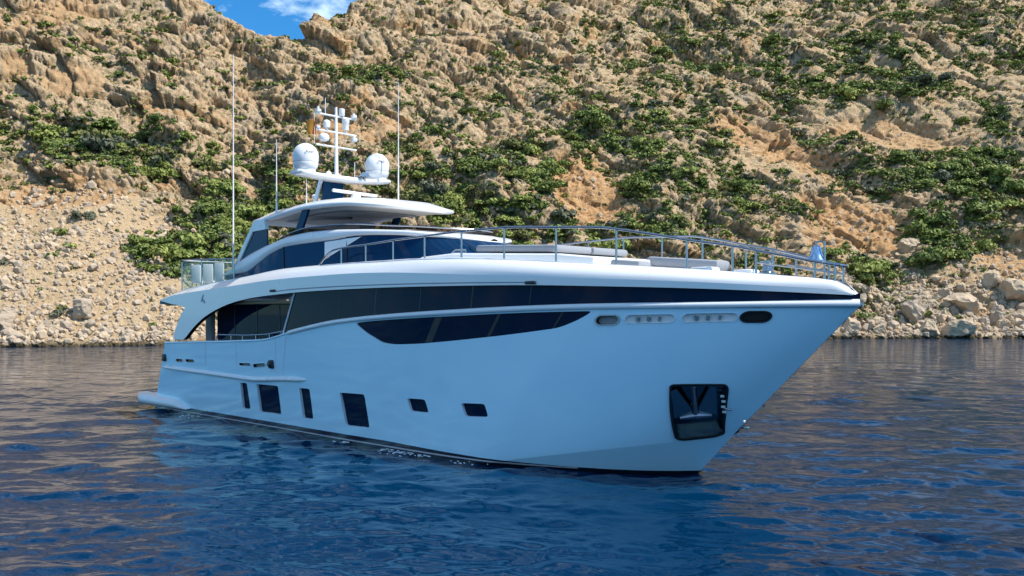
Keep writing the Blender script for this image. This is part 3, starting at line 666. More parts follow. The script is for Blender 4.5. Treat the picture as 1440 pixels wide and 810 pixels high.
# ---- foredeck rails
RLX = [15.34, 15.75, 16.18, 16.79, 18.24, 19.8, 21.52, 23.22, 25.02, 26.82, 28.34, 28.74, 30.03, 30.7, 31.84, 32.44, 33.18, 33.68, 34.15, 34.45]
RLZ = [6.40, 6.70, 6.92, 6.99, 7.03, 7.10, 7.15, 7.20, 7.22, 7.13, 7.05, 6.99, 6.75, 6.61, 6.41, 6.27, 6.10, 5.98, 5.88, 5.82]
rz = pchip(RLX, RLZ); rx = np.concatenate([np.linspace(15.34, 16.6, 8), np.linspace(16.8, 34.45, 70)])
for s in (-1, 1):
    r = MB().tube([(x, -s * float(cap_y(x)), float(rz(x))) for x in rx], .036, 8).build('handrail', M_STEEL, YACHT, True)
    for x in (16.79, 18.3, 19.88, 21.53, 23.26, 25.02, 26.89, 28.78, 30.72, 31.86, 32.44, 33.88, 34.35):
        if s < 0 and x == 32.44: x = 32.75
        y = -s * float(cap_y(x)); MB().tube([(x, y, float(cap_z(x)) - .05), (x, y, float(rz(x)))], .032, 8).build('rail_post', M_STEEL, r, True)
    MB().tube([(x, -s * float(cap_y(x)), .5 * float(rz(x)) + .5 * float(cap_z(x)) - .02) for x in np.linspace(32.44, 34.4, 16)], .024, 6).build('mid_rail', M_STEEL, r, True)
MB().tube([(34.45, -float(cap_y(34.45)), 5.82), (34.52, 0, 5.81), (34.45, float(cap_y(34.45)), 5.82)], .036, 8).build('pulpit_bar', M_STEEL, YACHT, True)
# ---- foredeck furniture
V = []
pl = [(20.3, 2.35), (22.0, 2.35), (26.6, 2.1), (27.6, 1.75), (27.9, 1.2)]
loop_ = [(x, -y) for x, y in pl] + [(x, y) for x, y in reversed(pl)]; n_ = len(loop_)
zt = lambda x: float(np.interp(x, [20.3, 21.7, 26.6, 27.9], [6.55, 6.62, 6.40, 6.26]))
V = [(x, y, float(cap_z(x)) - .3) for x, y in loop_] + [(x, y, zt(x) - .05) for x, y in loop_] + [(x - .06 * (x - 24) / 4, y * .97, zt(x)) for x, y in loop_]
Ff = [(i + k * n_, (i + 1) % n_ + k * n_, (i + 1) % n_ + (k + 1) * n_, i + (k + 1) * n_) for i in range(n_) for k in (0, 1)] + [tuple(range(2 * n_, 3 * n_))]
mk('coachroof', V, Ff, M_WHITE, YACHT, smooth=False)
def cushion(name, c, d, rot=(0, 0, 0), m=M_CUSH, parent=YACHT):
    o = MB().box((0, 0, 0), d, min(d) * .35).build(name, m, parent, True); o.location = c; o.rotation_euler = rot; return o
sp = cushion('sun_pad', (24.3, -.9, 6.68), (3.6, 1.75, .22), (0, math.radians(2.6), 0)); cushion('sun_pad', (24.3, .92, 6.68), (3.6, 1.75, .22), (0, math.radians(2.6), 0))
for s in (-1, 1):
    for i in range(3): cushion('pad_backrest', (22.2 + i * 1.45, -s * 1.72, 6.86 - .045 * i), (1.42, .22, .26), (s * .12, math.radians(3), 0), parent=sp)
b = MB().tube([(21.7, -1.95, 6.80), (24, -1.95, 6.76), (26.4, -1.85, 6.60), (26.6, -1.6, 6.58)], .03)
for x in (22.2, 24.5, 26.4): b.tube([(x, -1.93, 6.4), (x, -1.93, float(np.interp(x, [21.7, 24, 26.4], [6.8, 6.76, 6.6])))], .022)
b.build('pad_rail', M_STEEL, sp, True)
for s in (-1, 1):
    v = MB().tube([(21.75, -2.2 * s, 6.42), (21.8, -2.2 * s, 6.62), (22.0, -2.2 * s, 6.72), (22.5, -2.2 * s, 6.70), (22.5, -2.2 * s, 6.36)], .025).box((22.15, -2.2 * s, 6.52), (.62, .04, .26), .01).build('deck_grab_frame', M_STEEL, YACHT, True)
sf = cushion('sofa', (29.0, 1.0, 6.12), (2.6, .75, .30), (0, math.radians(5), 0)); cushion('sofa', (28.2, -.95, 6.06), (1.4, .6, .24), (0, math.radians(5), 0))
for i in range(3): cushion('sofa_back', (28.0 + i * .95, 1.45, 6.36 - .085 * i), (.92, .22, .36), (-.15, math.radians(5), 0), parent=sf)
for i in range(2): cushion('sofa_back', (29.35 + i * .68, -.75, 6.10 - .08 * i), (.66, .22, .26), (.1, math.radians(6), 0), parent=sf)
b = MB().tube([(27.0, -1.3, 6.50), (28.3, -1.3, 6.43), (30.4, -1.15, 6.14)], .03)
for x in (27.5, 28.9, 29.9): b.tube([(x, -1.25, 5.9), (x, -1.25, float(np.interp(x, [27, 28.3, 30.4], [6.5, 6.43, 6.14])))], .025)
b.build('sofa_rail', M_STEEL, sf, True)
for y in (-1.05, 1.0): MB().box((31.0, y, 5.76), (.7, .5, .22), .07).build('deck_locker', M_WHITE, YACHT, True)
wd = MB().lathe([(.26, 0), (.26, .08), (.15, .12), (.13, .28), (.2, .34), (.2, .40), (.05, .43)], (32.3, 0, 5.62), 16).build('windlass', M_STEEL, YACHT, True)
# bell on the pulpit
bl = MB().lathe([(.245, 0), (.235, .03), (.185, .12), (.145, .24), (.125, .34), (.07, .40), (.015, .42)], (33.72, 0, 5.97), 24).build('bow_bell', M_STEEL, YACHT, True); bl.data.materials[0] = mat('bell_metal', (.45, .60, .75), .18, metal=1.0)
MB().tube([(33.95, 0, 5.5), (33.95, 0, 6.46), (33.72, 0, 6.47), (33.72, 0, 6.36)], .03).build('bell_post', M_STEEL, bl, True)
MB().tube([(33.72, 0, 6.02), (33.72, 0, 5.90)], [.02, .05]).build('bell_clapper', M_BLACK, bl, True)
# small step fitting on the stem
MB().box((31.62, 0, 1.45), (.20, .12, .08), .02).build('stem_eye', M_STEEL, YACHT, True)
# ---- aft upper deck balustrade and what stands behind it
bal = MB().tube([(8.5, -2.95, 6.95), (5.4, -2.98, 7.05), (3.45, -2.98, 7.10), (2.75, -2.6, 7.12), (2.7, 0, 7.12), (2.75, 2.6, 7.12), (3.45, 2.98, 7.10), (5.4, 2.98, 7.05), (8.5, 2.95, 6.95)], .03, 8).build('balustrade', M_STEEL, YACHT, True)
for s in (-1, 1):
    for x0, x1 in ((3.5, 5.35), (5.45, 8.3)):
        z = lambda x: float(cap_z(x)) - .1
        MB().add([(x0, 2.97 * s, z(x0)), (x1, 2.97 * s, z(x1)), (x1, 2.97 * s, 6.92), (x0, 2.97 * s, 7.02), (x0, 2.955 * s, z(x0)), (x1, 2.955 * s, z(x1)), (x1, 2.955 * s, 6.92), (x0, 2.955 * s, 7.02)], [(0, 1, 2, 3), (7, 6, 5, 4), (0, 4, 5, 1), (2, 6, 7, 3)]).build('glass_panel', M_CLEAR, bal)
    for x in (3.45, 5.4, 8.4): MB().tube([(x, 2.96 * s, float(cap_z(x)) - .2), (x, 2.96 * s, 7.0)], .03).build('rail_post', M_STEEL, bal, True)
    MB().box((2.73, 1.3 * s, 6.25), (.02, 2.4, 1.5)).build('glass_panel', M_CLEAR, bal)
def deck_chair(y, x, rz, label):
    t = thing('deck_chair', (x, y, 5.62), label, 'chair', 'covered deck chairs on the aft upper deck'); t.rotation_euler = (0, 0, rz)
    MB().box((0, 0, .44), (.50, .46, .12), .05).build('seat', M_CLOTH, t, True)
    MB().box((-.26, 0, .85), (.10, .46, .80), .04).build('backrest', M_CLOTH, t, True)
    for sx in (-.22, .22):
        for sy in (-.22, .22): MB().tube([(sx, sy, 0), (sx, sy, .42)], .02).build('leg', M_BLACK, t, True)
deck_chair(-2.35, 3.9, 2.2, 'white covered chair nearest the corner of the glass balustrade')
deck_chair(-2.3, 4.9, 2.35, 'middle one of three white covered chairs behind the glass balustrade')
deck_chair(-2.25, 5.95, 2.2, 'white covered chair beside the balustrade post, closest to the hardtop leg')

# ------------------------------------------------------------------ noise in numpy
def hsh(ix, iy, iz, seed):
    h = (ix.astype(np.uint32) * np.uint32(374761393)) ^ (iy.astype(np.uint32) * np.uint32(668265263)) ^ (iz.astype(np.uint32) * np.uint32(2147483647)) ^ np.uint32(seed * 974711 + 12345)
    h = (h ^ (h >> np.uint32(13))) * np.uint32(1274126177); h = (h ^ (h >> np.uint32(16))) * np.uint32(2246822519); return h ^ (h >> np.uint32(13))
def vnoise(p, seed=0):
    """smooth 3-D gradient noise, about -0.7..0.7"""
    i = np.floor(p).astype(np.int64); f = p - i; w = f * f * f * (f * (f * 6 - 15) + 10); out = 0
    for dx in (0, 1):
        for dy in (0, 1):
            for dz in (0, 1):
                h = hsh(i[:, 0] + dx, i[:, 1] + dy, i[:, 2] + dz, seed)
                g = ((h & 1023) / 511.5 - 1) * (f[:, 0] - dx) + (((h >> np.uint32(10)) & 1023) / 511.5 - 1) * (f[:, 1] - dy) + (((h >> np.uint32(20)) & 1023) / 511.5 - 1) * (f[:, 2] - dz)
                out = out + g * (w[:, 0] if dx else 1 - w[:, 0]) * (w[:, 1] if dy else 1 - w[:, 1]) * (w[:, 2] if dz else 1 - w[:, 2])
    return out
def fbm(p, oct=4, seed=0, gain=.5):
    a = 1; s = 0
    for k in range(oct): s = s + a * vnoise(p * 2.03 ** k + 17.3 * k, seed + k); a *= gain
    return s
def cells(p, seed=0):
    """distance to the nearest and second nearest feature point, an id of the nearest, and a tilted-facet height"""
    i = np.floor(p).astype(np.int64); f = p - i; b1 = np.full(len(p), 9.); b2 = np.full(len(p), 9.); idn = np.zeros(len(p), np.uint32); dl = np.zeros((len(p), 3))
    for dx in (-1, 0, 1):
        for dy in (-1, 0, 1):
            for dz in (-1, 0, 1):
                h = hsh(i[:, 0] + dx, i[:, 1] + dy, i[:, 2] + dz, seed)
                e = np.stack([dx + (h & 1023) / 1023 - f[:, 0], dy + ((h >> np.uint32(10)) & 1023) / 1023 - f[:, 1], dz + ((h >> np.uint32(20)) & 1023) / 1023 - f[:, 2]], 1)
                d = (e ** 2).sum(1); m = d < b1; b2 = np.where(m, b1, np.minimum(b2, d)); idn = np.where(m, h, idn); dl = np.where(m[:, None], e, dl); b1 = np.where(m, d, b1)
    g = (idn * np.uint32(2654435761)) ^ (idn >> np.uint32(7)); rv = lambda s_: ((g >> np.uint32(s_)) & 255) / 127.5 - 1
    return np.sqrt(b1), np.sqrt(b2), .45 * rv(3) + rv(9) * dl[:, 0] + .5 * rv(14) * dl[:, 1] + (rv(20) * .8 + .5) * dl[:, 2]

# ------------------------------------------------------------------ the sea
def sea_mat():
    m = bpy.data.materials.new('deep_blue_sea'); m.use_nodes = True; n = m.node_tree.nodes; l = m.node_tree.links; b = n['Principled BSDF']
    b.inputs['Base Color'].default_value = (0.0006, 0.017, 0.078, 1); b.inputs['Roughness'].default_value = 0.06; b.inputs['IOR'].default_value = 1.333; b.inputs['Specular IOR Level'].default_value = 0.24
    t = n.new('ShaderNodeTexCoord'); mp_ = n.new('ShaderNodeMapping'); mp_.inputs['Rotation'].default_value = (0, 0, -AZ); mp_.inputs['Scale'].default_value = (.75, 1.0, 1.0)
    l.new(t.outputs['Object'], mp_.inputs['Vector']); prev = None
    for sc, dist, de in ((0.45, .60, 2), (1.7, .03, 2), (7.0, .005, 2)):
        x = n.new('ShaderNodeTexNoise'); x.inputs['Scale'].default_value = sc; x.inputs['Detail'].default_value = de; x.inputs['Distortion'].default_value = .6
        l.new(mp_.outputs[0], x.inputs['Vector']); bp = n.new('ShaderNodeBump'); bp.inputs['Strength'].default_value = 1.0; bp.inputs['Distance'].default_value = dist
        l.new(x.outputs['Fac'], bp.inputs['Height'])
        if prev: l.new(prev.outputs[0], bp.inputs['Normal'])
        else:
            at = n.new('ShaderNodeAttribute'); at.attribute_name = 'chop'; l.new(at.outputs['Fac'], bp.inputs['Strength'])
        prev = bp
    l.new(prev.outputs[0], b.inputs['Normal'])
    x = n.new('ShaderNodeTexNoise'); x.inputs['Scale'].default_value = .06; x.inputs['Detail'].default_value = 3; l.new(t.outputs['Object'], x.inputs['Vector'])
    mx = n.new('ShaderNodeMix'); mx.data_type = 'RGBA'; mx.inputs[6].default_value = (0.0001, 0.0145, 0.044, 1); mx.inputs[7].default_value = (0.0001, 0.0265, 0.074, 1)
    l.new(x.outputs['Fac'], mx.inputs[0]); l.new(mx.outputs[2], b.inputs['Base Color'])
    return m
rng = np.random.default_rng(7)
waves = []
for k in range(110):
    lam = 0.34 * (5.0 / .34) ** rng.random(); th = rng.normal(0.12, .50); slope = .0172 * (lam / 2) ** -.28
    waves.append((2 * math.pi / lam, th, slope * lam / (2 * math.pi), rng.random() * 6.28))
angs = np.concatenate([np.linspace(-180, -40, 40)[:-1], np.linspace(-40, -30.5, 40)[:-1], np.linspace(-30.5, 30.5, 760), np.linspace(30.5, 40, 40)[1:], np.linspace(40, 180, 40)[1:]])
pys = np.concatenate([np.linspace(441 + 6100 / 1.5, 441 + 6100 / 14, 30)[:-1], np.arange(441 + 6100 / 14, 475, -1.15), np.linspace(474, 444, 16)])
rad = 6100 / (pys - 441); rad = np.concatenate([[.3], rad, [3000, 5000]])
A_, R_ = np.meshgrid(np.radians(angs), rad)
rr_ = (np.sin(A_) * R_).ravel(); dd_ = (np.cos(A_) * R_).ravel()
z = np.zeros(rr_.size); Rf = R_.ravel()
for k, th, am, ph in waves:
    lam = 2 * math.pi / k; fade = np.clip(1.6 - (Rf ** 2 / 6100 * 1.15) / (lam * .28), 0, 1) * (Rf < 150)
    z += am * np.sin(k * (rr_ * math.sin(th) + dd_ * math.cos(th)) + ph) * fade
z = z + 0.6 * np.maximum(z, 0) ** 2 * 4
P = CAM[None, :2] + rr_[:, None] * RT[None, :2] + dd_[:, None] * FW[None, :2]
nc = len(angs); nr = len(rad)
me = bpy.data.meshes.new('sea')
idx = (np.arange(nr - 1)[:, None] * nc + np.arange(nc - 1)[None, :]).ravel()
quads = np.stack([idx, idx + 1, idx + nc + 1, idx + nc], 1)[:, ::-1]
def grid_mesh(me, V, quads):
    me.vertices.add(len(V)); me.vertices.foreach_set('co', np.ascontiguousarray(V, np.float32).ravel())
    me.loops.add(quads.size); me.loops.foreach_set('vertex_index', np.ascontiguousarray(quads, np.int32).ravel())
    me.polygons.add(len(quads)); me.polygons.foreach_set('loop_start', np.arange(0, quads.size, quads.shape[1], dtype=np.int32))
    me.polygons.foreach_set('use_smooth', np.ones(len(quads), bool)); me.update(calc_edges=True); me.validate()
grid_mesh(me, np.column_stack([P, z]), quads); me.materials.append(sea_mat())
ca = me.attributes.new('chop', 'FLOAT', 'POINT'); ca.data.foreach_set('value', (.26 + .74 * np.clip((Rf - 35) / 70, 0, 1)).astype(np.float32))      # rougher, wind-ruffled water off the shore
sea = tag(link('sea', me), kind='structure')

# ------------------------------------------------------------------ the hillside
def shore(r): return 152 + .33 * np.minimum(r, 60 + .2 * (r - 60)) 
def base_h(r, d):
    t = d - shore(r); L = sstep(-25, -80, r)
    tt = np.maximum(t, 0)
    h = np.where(t < 0, t * .35, tt * (.72 - .04 * L) + L * .30 * np.maximum(tt - 48, 0))
    h = h - 5.5 * np.exp(-((r + 62 - .02 * tt) / 6.0) ** 2) * sstep(15, 70, tt)          # gully below the notch
    q = np.stack([r, d, 0 * r], 1)
    h = h + sstep(4, 40, tt) * (7.5 * vnoise(q / 46., 3) + 5.5 * (np.abs(vnoise(q / 26., 5)) * 2 - .45) + (2.2 + .8 * L) * vnoise(q / 11., 6))
    cap = np.interp(r, [-200, -62, -53, -45, -38, 60], [185, 70.2, 75, 85, 97, 190]) + 2.0 * vnoise(q / 9., 8) + 1.0 * vnoise(q / 3.5, 9) - .25 * np.maximum(d - 300, 0)
    k = 2.5; a = np.clip(.5 + .5 * (cap - h) / k, 0, 1)
    return np.where(t < 8, h, cap * (1 - a) + h * a - k * a * (1 - a))
def blob(r, z, spec):
    """soft union of ellipses given as (r, z, half width, half height, tilt, weight) on the slope"""
    o = np.zeros(len(r))
    for (cr_, cz, a, b, ti, w) in spec:
        c, s = math.cos(math.radians(ti)), math.sin(math.radians(ti)); x = (r - cr_) * c + (z - cz) * s; y = -(r - cr_) * s + (z - cz) * c
        o = np.maximum(o, w * np.clip(1.35 - ((x / a) ** 2 + (y / b) ** 2) ** .5, 0, .35) / .35)
    return o
SCAR = [(16.7, 31.3, 7.3, 7.9, 0, 1), (11.7, 36.7, 3.1, 3.9, 0, 0.8), (66.2, 49.2, 13.6, 5.1, -35, 0.8), (70.7, 44.5, 12.4, 2.5, -48, 0.5), (76.4, 26.0, 9.8, 6.3, -25, 1), (67.1, 21.5, 4.6, 3.8, 0, 0.8), (102.5, 52.3, 14.0, 5.6, -10, 0.55), (104.0, 15.1, 5.9, 6.6, 0, 0.75), (-38.1, 45.6, 4.6, 2.4, 0, 0.8), (-78.6, 26.0, 9.3, 3.1, 0, 0.7), (-102.0, 70.4, 6.2, 4.6, 0, 0.6), (-87.9, 52.3, 5.0, 3.2, 0, 0.6), (-27.2, 45.5, 3.9, 2.3, 0, 0.5), (-98.5, 54.0, 2.9, 3.1, 0, 0.7), (-11.4, 75.3, 4.8, 3.4, 0, 0.4), (-66.9, 46.9, 7.3, 2.0, -20, 0.4)]
SCREE = [(-65.9, 9.0, 17.8, 10.3, -10, 1), (-76.6, 18.7, 10.5, 7.0, 0, 0.9), (-58.1, 12.7, 9.1, 6.8, 0, 0.7), (105.6, 51.1, 14.8, 7.4, -10, 0.6), (65.7, 41.1, 6.9, 8.6, 30, 0.6), (67.0, 18.1, 6.0, 6.0, 0, 0.6), (100.9, 12.0, 8.6, 10.1, 0, 0.8), (85.0, 10.4, 12.8, 5.7, 0, 0.5), (120.0, 71.0, 35.2, 18.6, 0, 0.4), (50.5, 44.8, 19.2, 12.2, 0, 0.35), (30.6, 66.0, 11.5, 9.6, 0, 0.25), (-3.2, 42.8, 14.3, 9.5, 0, 0.25)]
DENSE = [(110.5, 78.9, 18.2, 16.1, 0, 0.95), (85.1, 73.3, 12.5, 10.4, 0, 0.8), (75.1, 86.6, 13.3, 13.3, 0, 0.45), (153.8, 92.7, 17.3, 15.0, 0, 0.6), (118.5, 62.1, 11.8, 5.9, 0, 0.35), (111.2, 37.3, 17.1, 10.6, -10, 1.0), (90.6, 38.1, 8.5, 4.3, 0, 0.6), (133.9, 54.2, 7.6, 9.5, 0, 0.75), (75.2, 15.8, 4.7, 5.0, 0, 1), (92.0, 20.0, 9.4, 4.0, 20, 0.95), (104.3, 21.8, 4.6, 3.4, 0, 0.7), (47.0, 55.5, 13.8, 10.1, 0, 0.7), (23.8, 47.3, 16.2, 7.7, 20, 0.85), (1.5, 33.2, 13.5, 9.0, 15, 0.8), (-11.3, 28.0, 8.5, 5.6, 0, 0.6), (32.4, 30.2, 11.6, 7.7, 0, 0.6), (47.6, 35.9, 8.2, 9.8, 0, 0.55), (27.3, 21.3, 11.5, 2.9, 0, 0.6), (-4.0, 20.2, 8.1, 2.7, 0, 0.7), (-53.4, 16.0, 7.4, 5.0, 0, 1.0), (-52.2, 23.8, 9.5, 5.1, 0, 0.75), (-79.9, 38.6, 7.9, 4.3, 0, 1), (-92.4, 41.8, 6.1, 3.4, 0, 0.8), (-44.7, 22.6, 7.7, 7.7, 0, 0.6), (-66.4, 34.5, 13.5, 3.4, 0, 0.45), (-36.6, 59.7, 9.2, 3.7, 0, 0.5), (-40.9, 30.0, 8.2, 6.1, 0, 0.5), (-20.3, 33.7, 8.7, 7.2, 0, 0.45), (63.8, 93.7, 18.2, 11.4, 0, 0.5), (49.1, 74.4, 10.2, 10.2, 0, 0.6), (66.6, 19.0, 2.1, 3.6, 0, 1), (11.1, 20.7, 2.1, 3.5, 0, 0.8), (64.8, 30.7, 4.9, 6.5, 0, 0.4), (34.1, 85.7, 12.8, 12.8, 0, 0.25), (83.4, 48.3, 9.1, 3.6, -30, 0.5), (149.3, 113.6, 40.5, 8.9, 0, 0.6), (88.8, 110.4, 22.2, 7.4, 0, 0.5), (57.4, 105.3, 14.3, 9.6, 0, 0.45), (7.3, 63.2, 14.6, 7.3, 0, 0.25), (-13.2, 50.8, 9.9, 6.6, 0, 0.3)]

px = np.concatenate([np.linspace(-700, -32, 90), np.arange(-30, 1471, 1.5), np.linspace(1474, 2300, 100)])
ee = np.concatenate([np.linspace(-.035, -.004, 6), np.arange(0, .14, .00100), np.arange(.14, .425, .00072), np.linspace(.428, .48, 14)])
ra = (px - 720) / FOC
tr = np.where(ee < 0, ee * 150, ee * 150 / np.maximum(.735 - ee, .05))
nc, nr = len(px), len(ee)
RA, TT = np.meshgrid(ra, tr); d = 150 + TT.ravel(); RAf = RA.ravel()
for _ in range(8): d = shore(RAf * d) + TT.ravel()
r = RAf * d
h = base_h(r, d)
B0 = np.stack([r, d, h], 1)
G = B0.reshape(nr, nc, 3)
def normals(G):
    du = np.gradient(G, axis=1); dv = np.gradient(G, axis=0); N = np.cross(du, dv); return (N / np.maximum(np.linalg.norm(N, axis=2, keepdims=True), 1e-9))
N0 = normals(G).reshape(-1, 3)
nz = fbm(B0 / 14., 3, 40) 
wob = 3.0 * nz
scar = blob(r + wob * 1.2, h + wob, SCAR); scree = blob(r + wob, h + wob * 1.3, SCREE)
soft = np.clip(np.maximum(scree * .95, scar * .55), 0, 1)
rock = (1 - soft) * sstep(.5, 5, d - shore(r)) 
big = vnoise(B0 / 20., 71); face = .50 + .55 * sstep(-.18, .22, vnoise(B0 / 13., 72))      # broad smooth faces next to broken ground
q = B0 + 1.6 * np.stack([vnoise(B0 / 5., 21), vnoise(B0 / 5., 22), vnoise(B0 / 5., 23)], 1)
q = q * np.array([.85, .85, 1.25]) + .35 * q[:, [2, 0, 0]] * np.array([0, 0, 1])
disp = np.zeros(len(r)); rock0 = rock; disp += rock0 * (4.5 * (np.abs(big) * 2.2 - .45) + 2.5 * vnoise(B0 * np.array([1, 1, .6]) / 9., 73)); rock = rock * face
for lam, af, ar, ac, sd in ((11., 2.2, .5, .5, 3), (5.2, 1.15, .5, .6, 1), (2.5, .60, .35, .45, 2), (1.25, .34, .25, .32, 4), (.75, .16, .16, .16, 6)):   # fractured blocks: flat tilted faces with open joints
    f1, f2, fc = cells(q / lam, sd); k_ = rock0 if lam > 4 else (.16 + .84 * rock); disp += k_ * (af * fc + ar * (.5 - f1) - ac * (1 - np.clip((f2 - f1) / .14, 0, 1)))
for lam, am, tl, sd in ((11.0, 1.8, .45, 31), (4.2, .5, .35, 32)):                         # ledges: each layer stands out and breaks back under itself
    s_ = (h + tl * r) / lam + .9 * vnoise(B0 / (lam * 2.5), sd) + .25 * vnoise(B0 / (lam * .6), sd + 5); fr_ = s_ - np.floor(s_)
    lay = np.clip(.5 + 1.4 * vnoise(np.stack([np.floor(s_) * 3.7, r / lam / 3, d / lam / 3], 1), sd + 9), 0, 1); disp += rock0 * am * lay * (fr_ ** .8 - .5) * np.clip((1 - fr_) / .12, 0, 1)
disp += (.3 + .7 * rock) * (.6 * fbm(B0 / 6., 4, 50) + .25 * np.abs(vnoise(B0 / 1.1, 60)))
disp += 3.6 * vnoise(B0 / 17., 77) * rock
holes = np.clip(vnoise(B0 / 4.2, 88) - .33, 0, 1) * rock; disp -= 9 * holes                # small caves and overhangs
disp -= scar * (1.6 + 1.2 * np.abs(vnoise(B0 * np.array([1, .3, .25]) / 2.2, 61)) * 2 - .6 * f1)   # torn earth faces, fluted
disp *= sstep(-2, 3, d - shore(r)) * .85 + .15
DIR = .38 * N0 + .62 * np.array([0.05, -1.0, .12]); DIR /= np.linalg.norm(DIR, axis=1, keepdims=True)      # rock stands out of the slope as blocks, not as spikes
P = B0 + DIR * disp[:, None]
P[:, 2] = np.where(d - shore(r) < .5, np.minimum(P[:, 2], -.1 + .6 * (d - shore(r))), P[:, 2])
Gw = P.reshape(nr, nc, 3); NT = normals(Gw).reshape(-1, 3)
def world(P): return CAM[None, :] * (1, 1, 0) + P[:, :1] * RT + P[:, 1:2] * FW + P[:, 2:3] * np.array([0, 0, 1.])
PW = world(P)
idx = (np.arange(nr - 1)[:, None] * nc + np.arange(nc - 1)[None, :]).ravel()
quads = np.stack([idx, idx + 1, idx + nc + 1, idx + nc], 1)
def hill_mat():
    m = bpy.data.materials.new('weathered_limestone'); m.use_nodes = True; n = m.node_tree.nodes; l = m.node_tree.links; b = n['Principled BSDF']
    b.inputs['Roughness'].default_value = .92; b.inputs['Specular IOR Level'].default_value = .15
    t = n.new('ShaderNodeTexCoord')
    def noise(sc, de=6, ro=.6):
        x = n.new('ShaderNodeTexNoise'); x.inputs['Scale'].default_value = sc; x.inputs['Detail'].default_value = de; x.inputs['Roughness'].default_value = ro; l.new(t.outputs['Object'], x.inputs['Vector']); return x.outputs['Fac']
    def ramp(f, st):
        x = n.new('ShaderNodeValToRGB'); e = x.color_ramp.elements
        while len(e) > 1: e.remove(e[-1])
        e[0].position, e[0].color = st[0][0], (*st[0][1], 1)
        for p_, c in st[1:]: y = e.new(p_); y.color = (*c, 1)
        l.new(f, x.inputs[0]); return x.outputs['Color']
    def mix(f, a, c, mode='MIX', k=None):
        x = n.new('ShaderNodeMix'); x.data_type = 'RGBA'; x.blend_type = mode
        if k is not None: x.inputs[0].default_value = k
        else: l.new(f, x.inputs[0])
        l.new(a, x.inputs[6]); l.new(c, x.inputs[7]); return x.outputs[2]
    def sat(f, a, bb):
        x = n.new('ShaderNodeMapRange'); x.inputs['From Min'].default_value = a; x.inputs['From Max'].default_value = bb; l.new(f, x.inputs['Value']); return x.outputs[0]
    c = ramp(noise(.42, 9, .68), [(.27, (.15, .11, .082)), (.36, (.38, .285, .20)), (.45, (.58, .45, .32)), (.54, (.70, .57, .42)), (.62, (.48, .39, .315)), (.70, (.70, .585, .45))])
    c2 = ramp(noise(.16, 7), [(.30, (.31, .265, .235)), (.42, (.55, .47, .385)), (.5, (.66, .53, .38)), (.60, (.62, .40, .23)), (.70, (.37, .255, .17))])
    c = mix(sat(noise(.05, 5), .38, .62), c, c2)
    c = mix(None, c, ramp(noise(1.7, 5), [(.3, (.80, .76, .72)), (.7, (1.12, 1.1, 1.08))]), 'MULTIPLY', .8)
    at = lambda nm: (lambda x: (setattr(x, 'attribute_name', nm), x.outputs['Fac'])[1])(n.new('ShaderNodeAttribute'))
    sc_c = ramp(noise(.7, 8, .65), [(.3, (.36, .19, .10)), (.5, (.60, .39, .21)), (.7, (.68, .50, .32))])
    sr_c = ramp(noise(.9, 8, .7), [(.28, (.42, .31, .20)), (.5, (.63, .49, .325)), (.72, (.70, .585, .43))])
    c = mix(at('scree'), c, sr_c); c = mix(at('scar'), c, sc_c)
    c = mix(None, c, ramp(noise(.03, 2), [(0.0, (1.0, .92, .80)), (1.0, (1.03, .95, .82))]), 'MULTIPLY', 1.0)
    herb = n.new('ShaderNodeMath'); herb.operation = 'MULTIPLY'; l.new(sat(noise(.9, 4, .5), .49, .60), herb.inputs[0]); l.new(at('herb'), herb.inputs[1])
    c = mix(herb.outputs[0], c, ramp(noise(3, 3), [(.3, (.09, .10, .03)), (.7, (.22, .22, .09))]))
    wet = at('wet'); c = mix(wet, c, ramp(noise(.8, 5), [(.3, (.05, .04, .03)), (.7, (.14, .11, .06))]))
    l.new(c, b.inputs['Base Color'])
    bp = n.new('ShaderNodeBump'); bp.inputs['Strength'].default_value = 1.0; bp.inputs['Distance'].default_value = .8; l.new(noise(1.5, 8, .75), bp.inputs['Height']); l.new(bp.outputs[0], b.inputs['Normal'])
    return m
me = bpy.data.meshes.new('hillside'); grid_mesh(me, PW, quads); M_HILL = hill_mat(); me.materials.append(M_HILL)
def attr(me, name, v): a = me.attributes.new(name, 'FLOAT', 'POINT'); a.data.foreach_set('value', np.ascontiguousarray(v, np.float32))
VEG = blob(r + wob, h + wob, [v[:6] for v in DENSE])
attr(me, 'scar', np.clip(scar * 1.1, 0, 1)); attr(me, 'scree', scree); attr(me, 'herb', np.clip(.55 + VEG, 0, 1) * (1 - scar) * (1 - .85 * scree))
attr(me, 'wet', np.clip(1.3 - (P[:, 2] + .9 * nz) / .9, 0, 1))
hill = tag(link('hillside', me), kind='structure')
# land behind the crest, so the ridge has a back

